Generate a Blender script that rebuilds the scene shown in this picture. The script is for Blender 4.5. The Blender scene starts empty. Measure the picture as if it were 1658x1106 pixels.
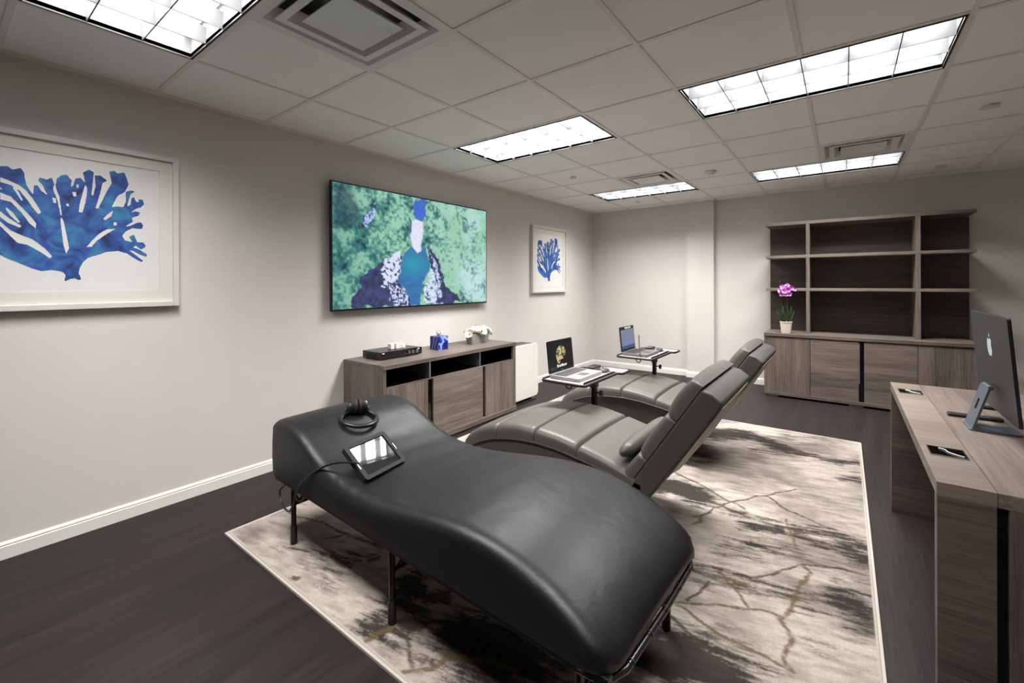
import bpy, bmesh, math, random
import numpy as np
from mathutils import Vector, Matrix, Euler, noise as mnoise
PI = math.pi
R = math.radians
random.seed(7)
C = bpy.context.scene.collection
SC = bpy.context.scene

# ------------------------------------------------------------------ camera
cam = bpy.data.cameras.new('camera')
cam.sensor_width = 36.0
cam.lens = 36.0 * 712.66 / 1658
cam.shift_x = 0.00195
cam.shift_y = -0.05683
cam.clip_start = 0.05
camo = bpy.data.objects.new('camera', cam)
C.objects.link(camo)
CAM = Vector((3.2614, 0.0, 1.3328))
_yaw, _pitch, _roll = 0.64899, -0.0003, -0.00342
_d = Vector((-math.sin(_yaw) * math.cos(_pitch), math.cos(_yaw) * math.cos(_pitch), math.sin(_pitch)))
_r = Vector((math.cos(_yaw), math.sin(_yaw), 0))
_u = _r.cross(_d)
_r2 = math.cos(_roll) * _r + math.sin(_roll) * _u
_u2 = -math.sin(_roll) * _r + math.cos(_roll) * _u
camo.matrix_world = Matrix(((_r2.x, _u2.x, -_d.x, CAM.x), (_r2.y, _u2.y, -_d.y, CAM.y), (_r2.z, _u2.z, -_d.z, CAM.z), (0, 0, 0, 1)))
SC.camera = camo

# ------------------------------------------------------------------ world, exposure
W = bpy.data.worlds.new('world')
SC.world = W
W.use_nodes = True
W.node_tree.nodes['Background'].inputs[0].default_value = (0.9, 0.92, 1, 1)
W.node_tree.nodes['Background'].inputs[1].default_value = 0.0
SC.view_settings.view_transform = 'Standard'
SC.view_settings.look = 'None'
SC.view_settings.exposure = 0.44
SC.view_settings.gamma = 1.0
SC.view_settings.use_curve_mapping = False
LAMP_W = 76.0
LAMP_COL = (1.0, 0.98, 0.955)
try:
    SC.cycles.max_bounces = 16
    SC.cycles.diffuse_bounces = 12
except Exception:
    pass

# ------------------------------------------------------------------ helpers
def srgb(r, g, b):
    f = lambda c: (c / 255 / 12.92) if c / 255 <= 0.04045 else ((c / 255 + 0.055) / 1.055) ** 2.4
    return (f(r), f(g), f(b), 1.0)

def NB():
    return bmesh.new()

def tag(o, label=None, cat=None, group=None, kind=None):
    if label: o['label'] = label
    if cat: o['category'] = cat
    if group: o['group'] = group
    if kind: o['kind'] = kind
    return o

def root(name, loc, label, cat, group=None, rz=0.0):
    o = bpy.data.objects.new(name, None)
    o.empty_display_size = 0.1
    o.location = loc
    o.rotation_euler = (0, 0, rz)
    C.objects.link(o)
    return tag(o, label, cat, group)

def worldloc(p):
    v = Vector((0, 0, 0))
    while p is not None:
        v += p.location
        p = p.parent
    return v

def obj(name, bm, mat, parent=None, local=False, smooth=False, bevel=0.0, segs=2, label=None, sub=0, autosm=None):
    """links bm as one mesh object; geometry is given in world space unless local"""
    if parent is not None and not local:
        bmesh.ops.translate(bm, verts=bm.verts, vec=-worldloc(parent))
    bmesh.ops.recalc_face_normals(bm, faces=bm.faces)
    me = bpy.data.meshes.new(name)
    bm.to_mesh(me); bm.free()
    if smooth:
        me.polygons.foreach_set('use_smooth', [True] * len(me.polygons))
    mats = mat if isinstance(mat, (list, tuple)) else [mat]
    for m in mats: me.materials.append(m)
    o = bpy.data.objects.new(name, me)
    C.objects.link(o)
    if parent is not None: o.parent = parent
    if bevel > 0:
        b = o.modifiers.new('bevel', 'BEVEL'); b.width = bevel; b.segments = segs; b.limit_method = 'ANGLE'; b.angle_limit = R(40)
        me.polygons.foreach_set('use_smooth', [True] * len(me.polygons))
        wn = o.modifiers.new('wn', 'WEIGHTED_NORMAL'); wn.keep_sharp = True
    if sub:
        s = o.modifiers.new('sub', 'SUBSURF'); s.levels = sub; s.render_levels = sub
    if autosm:
        me.set_sharp_from_angle(angle=R(autosm))
    if label: o['label'] = label
    return o

def box(bm, x0, x1, y0, y1, z0, z1, mi=0):
    vs = [bm.verts.new(p) for p in ((x0,y0,z0),(x1,y0,z0),(x1,y1,z0),(x0,y1,z0),(x0,y0,z1),(x1,y0,z1),(x1,y1,z1),(x0,y1,z1))]
    fs = []
    for f in ((0,3,2,1),(4,5,6,7),(0,1,5,4),(1,2,6,5),(2,3,7,6),(3,0,4,7)):
        a = bm.faces.new([vs[i] for i in f]); a.material_index = mi; fs.append(a)
    return vs

def bxo(name, dims, mat, parent=None, bevel=0.0, **k):
    bm = NB(); box(bm, *dims)
    return obj(name, bm, mat, parent, bevel=bevel, **k)

def tube(bm, pts, r, seg=8, caps=True, taper=None):
    pts = [Vector(p) for p in pts]
    n = len(pts); rings = []
    up = Vector((0, 0, 1))
    prev = None
    for i, p in enumerate(pts):
        t = (pts[min(i+1, n-1)] - pts[max(i-1, 0)]).normalized()
        if prev is None:
            a = t.cross(up)
            if a.length < 1e-3: a = t.cross(Vector((1, 0, 0)))
            a.normalize()
        else:
            a = prev - t * prev.dot(t); a.normalize()
        prev = a
        b = t.cross(a)
        rr = r if taper is None else r * taper[i]
        rings.append([bm.verts.new(p + (a * math.cos(2*PI*k/seg) + b * math.sin(2*PI*k/seg)) * rr) for k in range(seg)])
    for i in range(n - 1):
        for k in range(seg):
            bm.faces.new((rings[i][k], rings[i][(k+1) % seg], rings[i+1][(k+1) % seg], rings[i+1][k]))
    if caps:
        bm.faces.new(rings[0][::-1]); bm.faces.new(rings[-1])

def cyl(bm, p0, p1, r, seg=20):
    tube(bm, [p0, p1], r, seg)

def lathe(bm, prof, c, seg=24, cap_top=False):
    rings = []
    for r_, z in prof:
        rings.append([bm.verts.new((c[0] + r_*math.cos(2*PI*k/seg), c[1] + r_*math.sin(2*PI*k/seg), c[2] + z)) for k in range(seg)])
    for i in range(len(rings)-1):
        for k in range(seg):
            bm.faces.new((rings[i][k], rings[i][(k+1) % seg], rings[i+1][(k+1) % seg], rings[i+1][k]))
    bm.faces.new(rings[0][::-1])
    if cap_top: bm.faces.new(rings[-1])

def prism(bm, poly, axis, a, b):
    """extrude a 2D polygon; axis 'y': poly in (x,z); 'x': (y,z); 'z': (x,y)"""
    def P(p, t):
        if axis == 'y': return (p[0], t, p[1])
        if axis == 'x': return (t, p[0], p[1])
        return (p[0], p[1], t)
    v0 = [bm.verts.new(P(p, a)) for p in poly]; v1 = [bm.verts.new(P(p, b)) for p in poly]
    n = len(poly)
    bm.faces.new(v0); bm.faces.new(v1[::-1])
    for i in range(n):
        bm.faces.new((v0[i], v0[(i+1) % n], v1[(i+1) % n], v1[i]))

def rrect(x0, x1, y0, y1, r, n=5):
    out = []
    for cx, cy, a0 in ((x1-r, y1-r, 0), (x0+r, y1-r, 90), (x0+r, y0+r, 180), (x1-r, y0+r, 270)):
        for k in range(n+1):
            a = R(a0 + 90*k/n); out.append((cx + r*math.cos(a), cy + r*math.sin(a)))
    return out

def interp(tab, x):
    if x <= tab[0][0]: return tab[0][1]
    for (a, b), (c, d) in zip(tab, tab[1:]):
        if x <= c: return b + (d-b)*(x-a)/(c-a)
    return tab[-1][1]

def smoothtab(tab, n=200, it=6):
    x0, x1 = tab[0][0], tab[-1][0]
    xs = np.linspace(x0, x1, n); ys = np.interp(xs, [t[0] for t in tab], [t[1] for t in tab])
    for _ in range(it):
        ys[1:-1] = 0.25*ys[:-2] + 0.5*ys[1:-1] + 0.25*ys[2:]
    return list(zip(xs.tolist(), ys.tolist()))

# ------------------------------------------------------------------ materials
def newmat(name):
    m = bpy.data.materials.new(name); m.use_nodes = True
    nt = m.node_tree; b = nt.nodes['Principled BSDF']
    return m, nt, b

def N(nt, t, **k):
    n = nt.nodes.new(t)
    for a, v in k.items(): setattr(n, a, v)
    return n

def plain(name, col, rough=0.5, metal=0.0, spec=0.5, bump=0.0, bscale=200.0, var=0.0, coat=0.0):
    m, nt, b = newmat(name)
    b.inputs['Base Color'].default_value = col
    b.inputs['Roughness'].default_value = rough
    b.inputs['Metallic'].default_value = metal
    b.inputs['Specular IOR Level'].default_value = spec
    if coat: b.inputs['Coat Weight'].default_value = coat
    tc = N(nt, 'ShaderNodeTexCoord')
    nz = N(nt, 'ShaderNodeTexNoise'); nz.inputs['Scale'].default_value = bscale; nz.inputs['Detail'].default_value = 3
    nt.links.new(tc.outputs['Object'], nz.inputs['Vector'])
    if bump:
        bp = N(nt, 'ShaderNodeBump'); bp.inputs['Strength'].default_value = bump; bp.inputs['Distance'].default_value = 0.002
        nt.links.new(nz.outputs['Fac'], bp.inputs['Height']); nt.links.new(bp.outputs['Normal'], b.inputs['Normal'])
    v = var if var else 0.03
    mx = N(nt, 'ShaderNodeMix', data_type='RGBA', blend_type='MULTIPLY')
    mx.inputs[0].default_value = 1.0
    mx.inputs[6].default_value = col
    rp = N(nt, 'ShaderNodeMapRange')
    rp.inputs[1].default_value = 0.3; rp.inputs[2].default_value = 0.7
    rp.inputs[3].default_value = 1 - v; rp.inputs[4].default_value = 1.0
    n2 = N(nt, 'ShaderNodeTexNoise'); n2.inputs['Scale'].default_value = 6.0
    nt.links.new(tc.outputs['Object'], n2.inputs['Vector'])
    nt.links.new(n2.outputs['Fac'], rp.inputs[0])
    nt.links.new(rp.outputs[0], mx.inputs[7]); nt.links.new(mx.outputs[2], b.inputs['Base Color'])
    return m

def emis(name, col, strength, rough=0.2, base=(0.01, 0.01, 0.01, 1)):
    m, nt, b = newmat(name)
    b.inputs['Base Color'].default_value = base
    b.inputs['Emission Color'].default_value = col
    b.inputs['Emission Strength'].default_value = strength
    b.inputs['Roughness'].default_value = rough
    return m

def wood(name, axis, light, dark, rough=0.45, plank=0.19, plank_axis=None):
    """brushed grey oak laminate, grain along axis ('x','y','z')"""
    m, nt, b = newmat(name)
    tc = N(nt, 'ShaderNodeTexCoord')
    def mapped(s_along, s_across):
        mp = N(nt, 'ShaderNodeMapping')
        mp.inputs['Scale'].default_value = tuple(s_along if a == axis else s_across for a in 'xyz')
        nt.links.new(tc.outputs['Object'], mp.inputs['Vector']); return mp
    n1 = N(nt, 'ShaderNodeTexNoise'); n1.inputs['Scale'].default_value = 1.0; n1.inputs['Detail'].default_value = 6; n1.inputs['Roughness'].default_value = 0.65
    nt.links.new(mapped(3.0, 95.0).outputs[0], n1.inputs['Vector'])
    n2 = N(nt, 'ShaderNodeTexNoise'); n2.inputs['Scale'].default_value = 1.0; n2.inputs['Detail'].default_value = 3
    nt.links.new(mapped(0.9, 11.0).outputs[0], n2.inputs['Vector'])
    n3 = N(nt, 'ShaderNodeTexNoise'); n3.inputs['Scale'].default_value = 1.0; n3.inputs['Detail'].default_value = 2
    nt.links.new(mapped(12.0, 420.0).outputs[0], n3.inputs['Vector'])
    ad = N(nt, 'ShaderNodeMath', operation='MULTIPLY_ADD'); ad.inputs[1].default_value = 0.55
    nt.links.new(n1.outputs['Fac'], ad.inputs[0])
    m2 = N(nt, 'ShaderNodeMath', operation='MULTIPLY'); m2.inputs[1].default_value = 0.3
    nt.links.new(n2.outputs['Fac'], m2.inputs[0]); nt.links.new(m2.outputs[0], ad.inputs[2])
    ad2 = N(nt, 'ShaderNodeMath', operation='MULTIPLY_ADD'); ad2.inputs[1].default_value = 0.15
    nt.links.new(n3.outputs['Fac'], ad2.inputs[0]); nt.links.new(ad.outputs[0], ad2.inputs[2])
    # planks: per-band tone
    pa = plank_axis or {'x': 'y', 'y': 'x', 'z': 'x'}[axis]
    sx = N(nt, 'ShaderNodeSeparateXYZ'); nt.links.new(tc.outputs['Object'], sx.inputs[0])
    dv = N(nt, 'ShaderNodeMath', operation='DIVIDE'); dv.inputs[1].default_value = plank
    nt.links.new(sx.outputs['xyz'.index(pa)], dv.inputs[0])
    fl = N(nt, 'ShaderNodeMath', operation='FLOOR'); nt.links.new(dv.outputs[0], fl.inputs[0])
    wn = N(nt, 'ShaderNodeTexWhiteNoise', noise_dimensions='1D'); nt.links.new(fl.outputs[0], wn.inputs['W'])
    m3 = N(nt, 'ShaderNodeMath', operation='MULTIPLY_ADD'); m3.inputs[1].default_value = 0.09; m3.inputs[2].default_value = -0.045
    nt.links.new(wn.outputs['Value'], m3.inputs[0])
    sm = N(nt, 'ShaderNodeMath', operation='ADD'); nt.links.new(ad2.outputs[0], sm.inputs[0]); nt.links.new(m3.outputs[0], sm.inputs[1])
    cr = N(nt, 'ShaderNodeValToRGB')
    cr.color_ramp.elements[0].position = 0.36; cr.color_ramp.elements[0].color = dark
    cr.color_ramp.elements[1].position = 0.62; cr.color_ramp.elements[1].color = light
    nt.links.new(sm.outputs[0], cr.inputs[0]); nt.links.new(cr.outputs[0], b.inputs['Base Color'])
    bp = N(nt, 'ShaderNodeBump'); bp.inputs['Strength'].default_value = 0.25; bp.inputs['Distance'].default_value = 0.001
    nt.links.new(ad2.outputs[0], bp.inputs['Height']); nt.links.new(bp.outputs['Normal'], b.inputs['Normal'])
    b.inputs['Roughness'].default_value = rough
    return m

WL, WD = srgb(130, 118, 109), srgb(68, 60, 55)
wood_x = wood('grey_oak_x', 'x', WL, WD, plank_axis='z')
wood_xt = wood('grey_oak_top_x', 'x', WL, WD, plank_axis='y')
wood_y = wood('grey_oak_y', 'y', WL, WD, plank_axis='z')
wood_yt = wood('grey_oak_top_y', 'y', WL, WD, plank_axis='x')
wood_z = wood('grey_oak_z', 'z', WL, WD, plank_axis='y', plank=0.14)
wood_zx = wood('grey_oak_zx', 'z', WL, WD, plank_axis='x', plank=0.14)
BL_, BD_ = srgb(96, 85, 79), srgb(50, 43, 40)
wood_back = wood('dark_oak_back', 'x', BL_, BD_, plank_axis='z', plank=0.24)
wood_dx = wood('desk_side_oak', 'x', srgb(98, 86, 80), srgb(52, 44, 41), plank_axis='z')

wall_m = plain('wall_paint', srgb(217, 213, 208), 0.7, bump=0.05, bscale=350, var=0.02)
ceil_m = plain('ceiling_tile', srgb(248, 246, 244), 0.9, bump=0.5, bscale=420, var=0.03)
tbar_m = plain('ceiling_tee', srgb(232, 229, 224), 0.5)
white_trim = plain('white_trim', srgb(240, 237, 231), 0.35)
white_pl = plain('white_plastic', srgb(235, 232, 226), 0.3)
black_pl = plain('black_plastic', srgb(22, 22, 23), 0.35)
black_mt = plain('black_matte', srgb(14, 14, 14), 0.7)
black_gl = plain('black_gloss', srgb(8, 8, 9), 0.06, spec=0.6)
black_st = plain('black_steel', srgb(20, 20, 20), 0.35, metal=0.3)
steel = plain('steel', srgb(170, 172, 172), 0.25, metal=1.0)
alu = plain('aluminium', srgb(196, 196, 197), 0.4, metal=0.9)
white_enamel = plain('white_enamel', srgb(240, 240, 240), 0.4)
gasket = plain('light_frame_gasket', srgb(20, 20, 20), 0.6)

def leather(name, col, rough, wr=0.35, sc=260, big=9.0, bigs=0.35):
    m, nt, b = newmat(name)
    tc = N(nt, 'ShaderNodeTexCoord')
    v = N(nt, 'ShaderNodeTexVoronoi'); v.inputs['Scale'].default_value = sc
    n = N(nt, 'ShaderNodeTexNoise'); n.inputs['Scale'].default_value = big; n.inputs['Detail'].default_value = 4; n.inputs['Distortion'].default_value = 0.6
    nt.links.new(tc.outputs['Object'], v.inputs['Vector']); nt.links.new(tc.outputs['Object'], n.inputs['Vector'])
    b.inputs['Specular IOR Level'].default_value = 0.42
    b1 = N(nt, 'ShaderNodeBump'); b1.inputs['Strength'].default_value = wr; b1.inputs['Distance'].default_value = 0.0006
    b2 = N(nt, 'ShaderNodeBump'); b2.inputs['Strength'].default_value = bigs; b2.inputs['Distance'].default_value = 0.012
    nt.links.new(n.outputs['Fac'], b2.inputs['Height']); nt.links.new(v.outputs['Distance'], b1.inputs['Height'])
    nt.links.new(b2.outputs['Normal'], b1.inputs['Normal']); nt.links.new(b1.outputs['Normal'], b.inputs['Normal'])
    mr = N(nt, 'ShaderNodeMapRange'); mr.inputs[3].default_value = rough - 0.06; mr.inputs[4].default_value = rough + 0.08
    nt.links.new(n.outputs['Fac'], mr.inputs[0]); nt.links.new(mr.outputs[0], b.inputs['Roughness'])
    mx = N(nt, 'ShaderNodeMix', data_type='RGBA'); mx.inputs[6].default_value = col
    mx.inputs[7].default_value = tuple(c * 1.18 for c in col[:3]) + (1,)
    nt.links.new(n.outputs['Fac'], mx.inputs[0]); nt.links.new(mx.outputs[2], b.inputs['Base Color'])
    return m
leather_bk = leather('black_vinyl', srgb(14, 13, 14), 0.43, 0.25, 300, 7, 0.25)
leather_gr = leather('grey_leather', srgb(78, 76, 72), 0.42, 0.4, 240, 10, 0.22)
leather_dk = leather('dark_grey_leather', srgb(64, 62, 60), 0.5, 0.4, 240, 8, 0.12)

# floor: dark brown vinyl with fine brushed lines along Y
floor_m, nt, b = newmat('dark_brown_floor')
tc = N(nt, 'ShaderNodeTexCoord'); mp = N(nt, 'ShaderNodeMapping'); mp.inputs['Scale'].default_value = (150, 3, 1)
nt.links.new(tc.outputs['Object'], mp.inputs['Vector'])
n1 = N(nt, 'ShaderNodeTexNoise'); n1.inputs['Scale'].default_value = 1; n1.inputs['Detail'].default_value = 4; n1.inputs['Roughness'].default_value = 0.6
nt.links.new(mp.outputs[0], n1.inputs['Vector'])
mp2 = N(nt, 'ShaderNodeMapping'); mp2.inputs['Scale'].default_value = (14, 0.7, 1); nt.links.new(tc.outputs['Object'], mp2.inputs['Vector'])
n2 = N(nt, 'ShaderNodeTexNoise'); n2.inputs['Scale'].default_value = 1; n2.inputs['Detail'].default_value = 3
nt.links.new(mp2.outputs[0], n2.inputs['Vector'])
ad = N(nt, 'ShaderNodeMath', operation='MULTIPLY_ADD'); ad.inputs[1].default_value = 0.6
nt.links.new(n1.outputs['Fac'], ad.inputs[0])
ml = N(nt, 'ShaderNodeMath', operation='MULTIPLY'); ml.inputs[1].default_value = 0.4; nt.links.new(n2.outputs['Fac'], ml.inputs[0]); nt.links.new(ml.outputs[0], ad.inputs[2])
cr = N(nt, 'ShaderNodeValToRGB'); cr.color_ramp.elements[0].position = 0.36; cr.color_ramp.elements[1].position = 0.66
cr.color_ramp.elements[0].color = srgb(24, 20, 20); cr.color_ramp.elements[1].color = srgb(46, 39, 39)
nt.links.new(ad.outputs[0], cr.inputs[0]); nt.links.new(cr.outputs[0], b.inputs['Base Color'])
b.inputs['Roughness'].default_value = 0.5
b.inputs['Specular IOR Level'].default_value = 0.2
bp = N(nt, 'ShaderNodeBump'); bp.inputs['Strength'].default_value = 0.3; bp.inputs['Distance'].default_value = 0.001
nt.links.new(n1.outputs['Fac'], bp.inputs['Height']); nt.links.new(bp.outputs['Normal'], b.inputs['Normal'])

# ------------------------------------------------------------------ numpy noise
def vnoise(x, y, seed):
    xi = np.floor(x).astype(np.int64); yi = np.floor(y).astype(np.int64)
    xf = x - xi; yf = y - yi
    def h(a, b):
        n = (a * 374761393 + b * 668265263 + seed * 974711) & 0x7fffffff
        n = ((n ^ (n >> 13)) * 1274126177) & 0x7fffffff
        return ((n ^ (n >> 16)) & 0xffff) / 65535.0
    u = xf*xf*(3-2*xf); v = yf*yf*(3-2*yf)
    return (h(xi, yi)*(1-u) + h(xi+1, yi)*u)*(1-v) + (h(xi, yi+1)*(1-u) + h(xi+1, yi+1)*u)*v
def fbm(x, y, seed, o=4):
    t = 0; a = 0.5; s = 0
    for k in range(o):
        t = t + a*vnoise(x*2**k, y*2**k, seed+k*17); s += a; a *= 0.5
    return t/s
def inpoly(px, py, poly):
    c = np.zeros(px.shape, bool); n = len(poly)
    for i in range(n):
        x1, y1 = poly[i]; x2, y2 = poly[(i+1) % n]
        if y1 == y2: continue
        k = ((y1 > py) != (y2 > py)) & (px < (x2-x1)*(py-y1)/(y2-y1)+x1)
        c ^= k
    return c
def segdist(px, py, pts):
    d = np.full(px.shape, 1e9)
    for (x1, y1), (x2, y2) in zip(pts, pts[1:]):
        dx, dy = x2-x1, y2-y1; L = dx*dx+dy*dy+1e-9
        t = np.clip(((px-x1)*dx+(py-y1)*dy)/L, 0, 1)
        d = np.minimum(d, np.hypot(px-x1-t*dx, py-y1-t*dy))
    return d
def sdf(px, py, poly):
    d = segdist(px, py, list(poly)+[poly[0]])
    return np.where(inpoly(px, py, poly), d, -d)
def gridmesh(name, P, cols, mat, parent, flip=False):
    """P: (ny,nx,3) local coords, cols (ny,nx,3)"""
    ny, nx = P.shape[:2]
    me = bpy.data.meshes.new(name)
    idx = np.arange(ny*nx).reshape(ny, nx)
    q = np.stack([idx[:-1, :-1], idx[:-1, 1:], idx[1:, 1:], idx[1:, :-1]], -1).reshape(-1, 4)
    if flip: q = q[:, ::-1]
    me.from_pydata(P.reshape(-1, 3).tolist(), [], q.tolist())
    ca = me.color_attributes.new('col', 'FLOAT_COLOR', 'POINT')
    rgba = np.concatenate([cols.reshape(-1, 3), np.ones((ny*nx, 1))], 1).astype(np.float32)
    ca.data.foreach_set('color', rgba.ravel())
    me.materials.append(mat)
    o = bpy.data.objects.new(name, me); C.objects.link(o)
    if parent: o.parent = parent
    return o

# ---- traced outlines (mm / cm / unit screen)
HULL=[(-48, -301), (-44, -268), (-55, -252), (-94, -243), (-132, -250), (-169, -234), (-205, -213), (-234, -197), (-268, -175), (-290, -144), (-302, -102), (-295, -59), (-312, -27), (-298, 9), (-314, 49), (-298, 85), (-309, 117), (-289, 146), (-300, 195), (-286, 240), (-267, 253), (-244, 259), (-227, 246), (-200, 258), (-189, 238), (-186, 208), (-180, 174), (-159, 134), (-156, 180), (-143, 182), (-132, 159), (-109, 139), (-125, 183), (-140, 207), (-136, 224), (-112, 217), (-93, 230), (-85, 199), (-79, 150), (-71, 146), (-80, 191), (-75, 229), (-57, 250), (-38, 256), (-20, 230), (-24, 189), (-14, 207), (-7, 241), (13, 250), (30, 229), (34, 211), (23, 280), (48, 302), (66, 289), (62, 235), (56, 166), (63, 163), (73, 217), (69, 275), (94, 277), (120, 255), (101, 237), (90, 172), (72, 96), (83, 95), (112, 175), (123, 207), (140, 244), (129, 306), (150, 315), (165, 303), (192, 314), (205, 281), (211, 247), (195, 203), (165, 179), (149, 141), (138, 110), (164, 119), (187, 117), (199, 149), (199, 204), (219, 217), (241, 216), (219, 192), (212, 161), (204, 121), (220, 136), (223, 172), (235, 182), (246, 155), (258, 157), (254, 172), (275, 172), (281, 145), (266, 127), (242, 114), (222, 91), (242, 101), (262, 96), (254, 76), (226, 61), (230, 41), (195, 7), (218, 14), (246, 34), (266, 40), (276, 23), (270, 2), (226, 2), (199, -18), (183, -45), (195, -69), (227, -77), (212, -47), (234, -35), (250, -75), (278, -76), (289, -98), (266, -118), (242, -96), (232, -107), (262, -120), (294, -145), (290, -158), (258, -146), (230, -127), (214, -125), (238, -147), (274, -180), (270, -190), (234, -168), (202, -142), (164, -131), (119, -139), (75, -160), (40, -176), (22, -201), (10, -230), (5, -258), (15, -291), (5, -294), (-9, -285), (-26, -289), (-37, -296)]
GAPS=[[(-267, 201), (-238, 189), (-206, 173), (-183, 151), (-159, 110), (-139, 68), (-131, 47), (-141, 38), (-156, 61), (-180, 107), (-204, 147), (-233, 169), (-267, 177)], [(-218, 165), (-207, 138), (-193, 101), (-198, 96), (-211, 124), (-226, 157)], [(-267, 126), (-233, 112), (-198, 66), (-168, 24), (-148, -11), (-151, -35), (-171, -12), (-198, 38), (-233, 86), (-267, 94)], [(-247, 58), (-227, 35), (-203, -8), (-208, -13), (-233, 16), (-250, 49)], [(-278, 45), (-267, 36), (-233, 1), (-197, -28), (-204, -37), (-239, -19), (-267, 8), (-278, 20)], [(-284, -7), (-267, -13), (-233, -53), (-204, -70), (-162, -91), (-119, -133), (-93, -173), (-100, -183), (-144, -146), (-181, -119), (-210, -114), (-239, -75), (-267, -35), (-284, -20)], [(-59, 30), (-51, 15), (-44, -36), (-37, -82), (-31, -128), (-42, -158), (-52, -111), (-58, -37), (-63, 18)], [(-87, 194), (-66, 138), (-57, 45), (-61, 37), (-73, 118), (-88, 169)], [(39, 202), (38, 164), (32, 120), (21, 66), (6, 67), (11, 112), (23, 175), (32, 215)], [(119, -13), (153, -9), (119, -38), (79, -78), (55, -115), (37, -116), (60, -79), (86, -41)], [(145, 93), (136, 60), (112, 35), (103, 42), (119, 66)], [(-18, 169), (-4, 171), (-2, 150), (-14, 146)], [(-41, 104), (-31, 106), (-31, 91), (-40, 92)], [(146, 29), (160, 27), (160, 11), (147, 10)], [(-92, 129), (-79, 127), (-77, 104), (-88, 102)], [(-2, 212), (6, 213), (6, 196), (-2, 195)], [(-306, 92), (-278, 79), (-270, 64), (-284, 66)], [(-306, -52), (-284, -66), (-268, -99), (-287, -92)], [(-295, 171), (-273, 157), (-256, 141), (-278, 144)]]
VEINS=[('b', 9, [(229, 315), (239, 309), (249, 305), (255, 302), (261, 297), (268, 292), (273, 291), (279, 287)]), ('b', 7, [(261, 264), (264, 270), (265, 276), (268, 281), (269, 287), (275, 296), (279, 300), (283, 309), (288, 312), (292, 321), (297, 327), (302, 333)]), ('g', 10, [(258, 260), (261, 264), (263, 257), (261, 252)]), ('b', 8, [(288, 312), (293, 308), (295, 304), (299, 300), (305, 298), (311, 295), (317, 292), (322, 292)]), ('b', 14, [(255, 289), (262, 283), (269, 282), (275, 280), (283, 278)]), ('g', 5, [(300, 288), (302, 279), (305, 268), (306, 262)]), ('b', 6, [(292, 221), (297, 226), (301, 231), (304, 236), (307, 241), (311, 246), (316, 249), (321, 251), (326, 254)]), ('g', 9, [(311, 246), (314, 241), (312, 233), (310, 226), (309, 216), (309, 210), (307, 203), (306, 201), (309, 196), (311, 192), (310, 187), (309, 181), (310, 178), (312, 176)]), ('g', 7, [(268, 184), (270, 186), (274, 188), (279, 190), (285, 195), (290, 197), (295, 199), (299, 202), (303, 203), (307, 203)]), ('g', 6, [(279, 219), (283, 215), (285, 212), (289, 209), (292, 205), (295, 201)]), ('g', 8, [(271, 185), (275, 184), (279, 182), (284, 180), (288, 179), (291, 178), (295, 178), (300, 178), (304, 178), (308, 177), (311, 176)]), ('b', 5, [(278, 208), (278, 203), (277, 196), (274, 190)]), ('b', 8, [(268, 179), (272, 176), (276, 174), (280, 172), (283, 170)]), ('b', 4, [(283, 170), (286, 167), (291, 165), (296, 164)]), ('g', 12, [(285, 215), (289, 214), (292, 215)]), ('b', 7, [(66, 126), (79, 125), (85, 128), (96, 131), (110, 132)]), ('b', 13, [(110, 132), (121, 133), (132, 135), (142, 137)]), ('b', 8, [(112, 124), (113, 126), (116, 130)]), ('b', 8, [(105, 108), (111, 111), (116, 113)]), ('b', 14, [(128, 117), (134, 117), (142, 118)]), ('b', 6, [(140, 122), (143, 124)]), ('b', 9, [(142, 130), (146, 131)]), ('b', 14, [(146, 126), (147, 130)]), ('b', 16, [(129, 98), (131, 99)]), ('g', 16, [(185, 97), (185, 101), (187, 106)]), ('b', 8, [(197, 107), (200, 105), (204, 102), (208, 101)]), ('g', 12, [(207, 97), (209, 100), (213, 103), (214, 106), (214, 109), (219, 114)]), ('b', 12, [(191, 113), (197, 113), (197, 117), (201, 121), (209, 124)]), ('g', 16, [(187, 124), (190, 129), (191, 134)]), ('g', 14, [(212, 111), (220, 114), (226, 118), (237, 121)])]
BLOTS=[(22, 0.9, [(228, 407), (235, 416), (254, 426)]), (14, 0.85, [(252, 434), (270, 425), (287, 408)]), (10, 0.7, [(287, 408), (305, 406), (319, 403), (335, 409)]), (8, 0.6, [(327, 371), (335, 372)]), (6, 0.5, [(286, 446), (303, 450)]), (18, 1.0, [(230, 286), (239, 292), (253, 287)]), (12, 0.55, [(276, 278), (289, 276), (296, 273)]), (10, 0.8, [(287, 269), (296, 273)]), (9, 0.6, [(303, 276), (315, 284), (324, 288)]), (8, 0.7, [(306, 273), (312, 272), (318, 271)]), (10, 0.6, [(327, 285), (334, 283)]), (14, 0.5, [(278, 235), (290, 246), (302, 254)]), (8, 0.7, [(290, 251), (293, 252)]), (16, 0.25, [(272, 225), (292, 232)]), (10, 0.75, [(326, 273), (333, 268)]), (10, 0.45, [(316, 250), (332, 254)]), (14, 0.75, [(328, 231), (332, 221)]), (10, 0.4, [(322, 232), (329, 231)]), (8, 0.4, [(313, 213), (317, 215)]), (8, 0.6, [(328, 210), (333, 212)]), (10, 0.3, [(318, 194), (328, 200)]), (22, 0.95, [(274, 158), (279, 157), (287, 162), (292, 160)]), (10, 0.5, [(271, 163), (283, 160)]), (9, 0.75, [(181, 103), (185, 103)]), (10, 0.8, [(171, 131), (178, 124)]), (15, 0.8, [(177, 119), (186, 115), (190, 112)]), (10, 0.6, [(187, 122), (191, 131)]), (22, 1, [(217, 122), (225, 123), (231, 124)]), (14, 0.8, [(212, 128), (216, 125)]), (16, 0.6, [(237, 125), (246, 129)]), (16, 0.45, [(124, 115), (142, 115), (137, 125)])]
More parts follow.
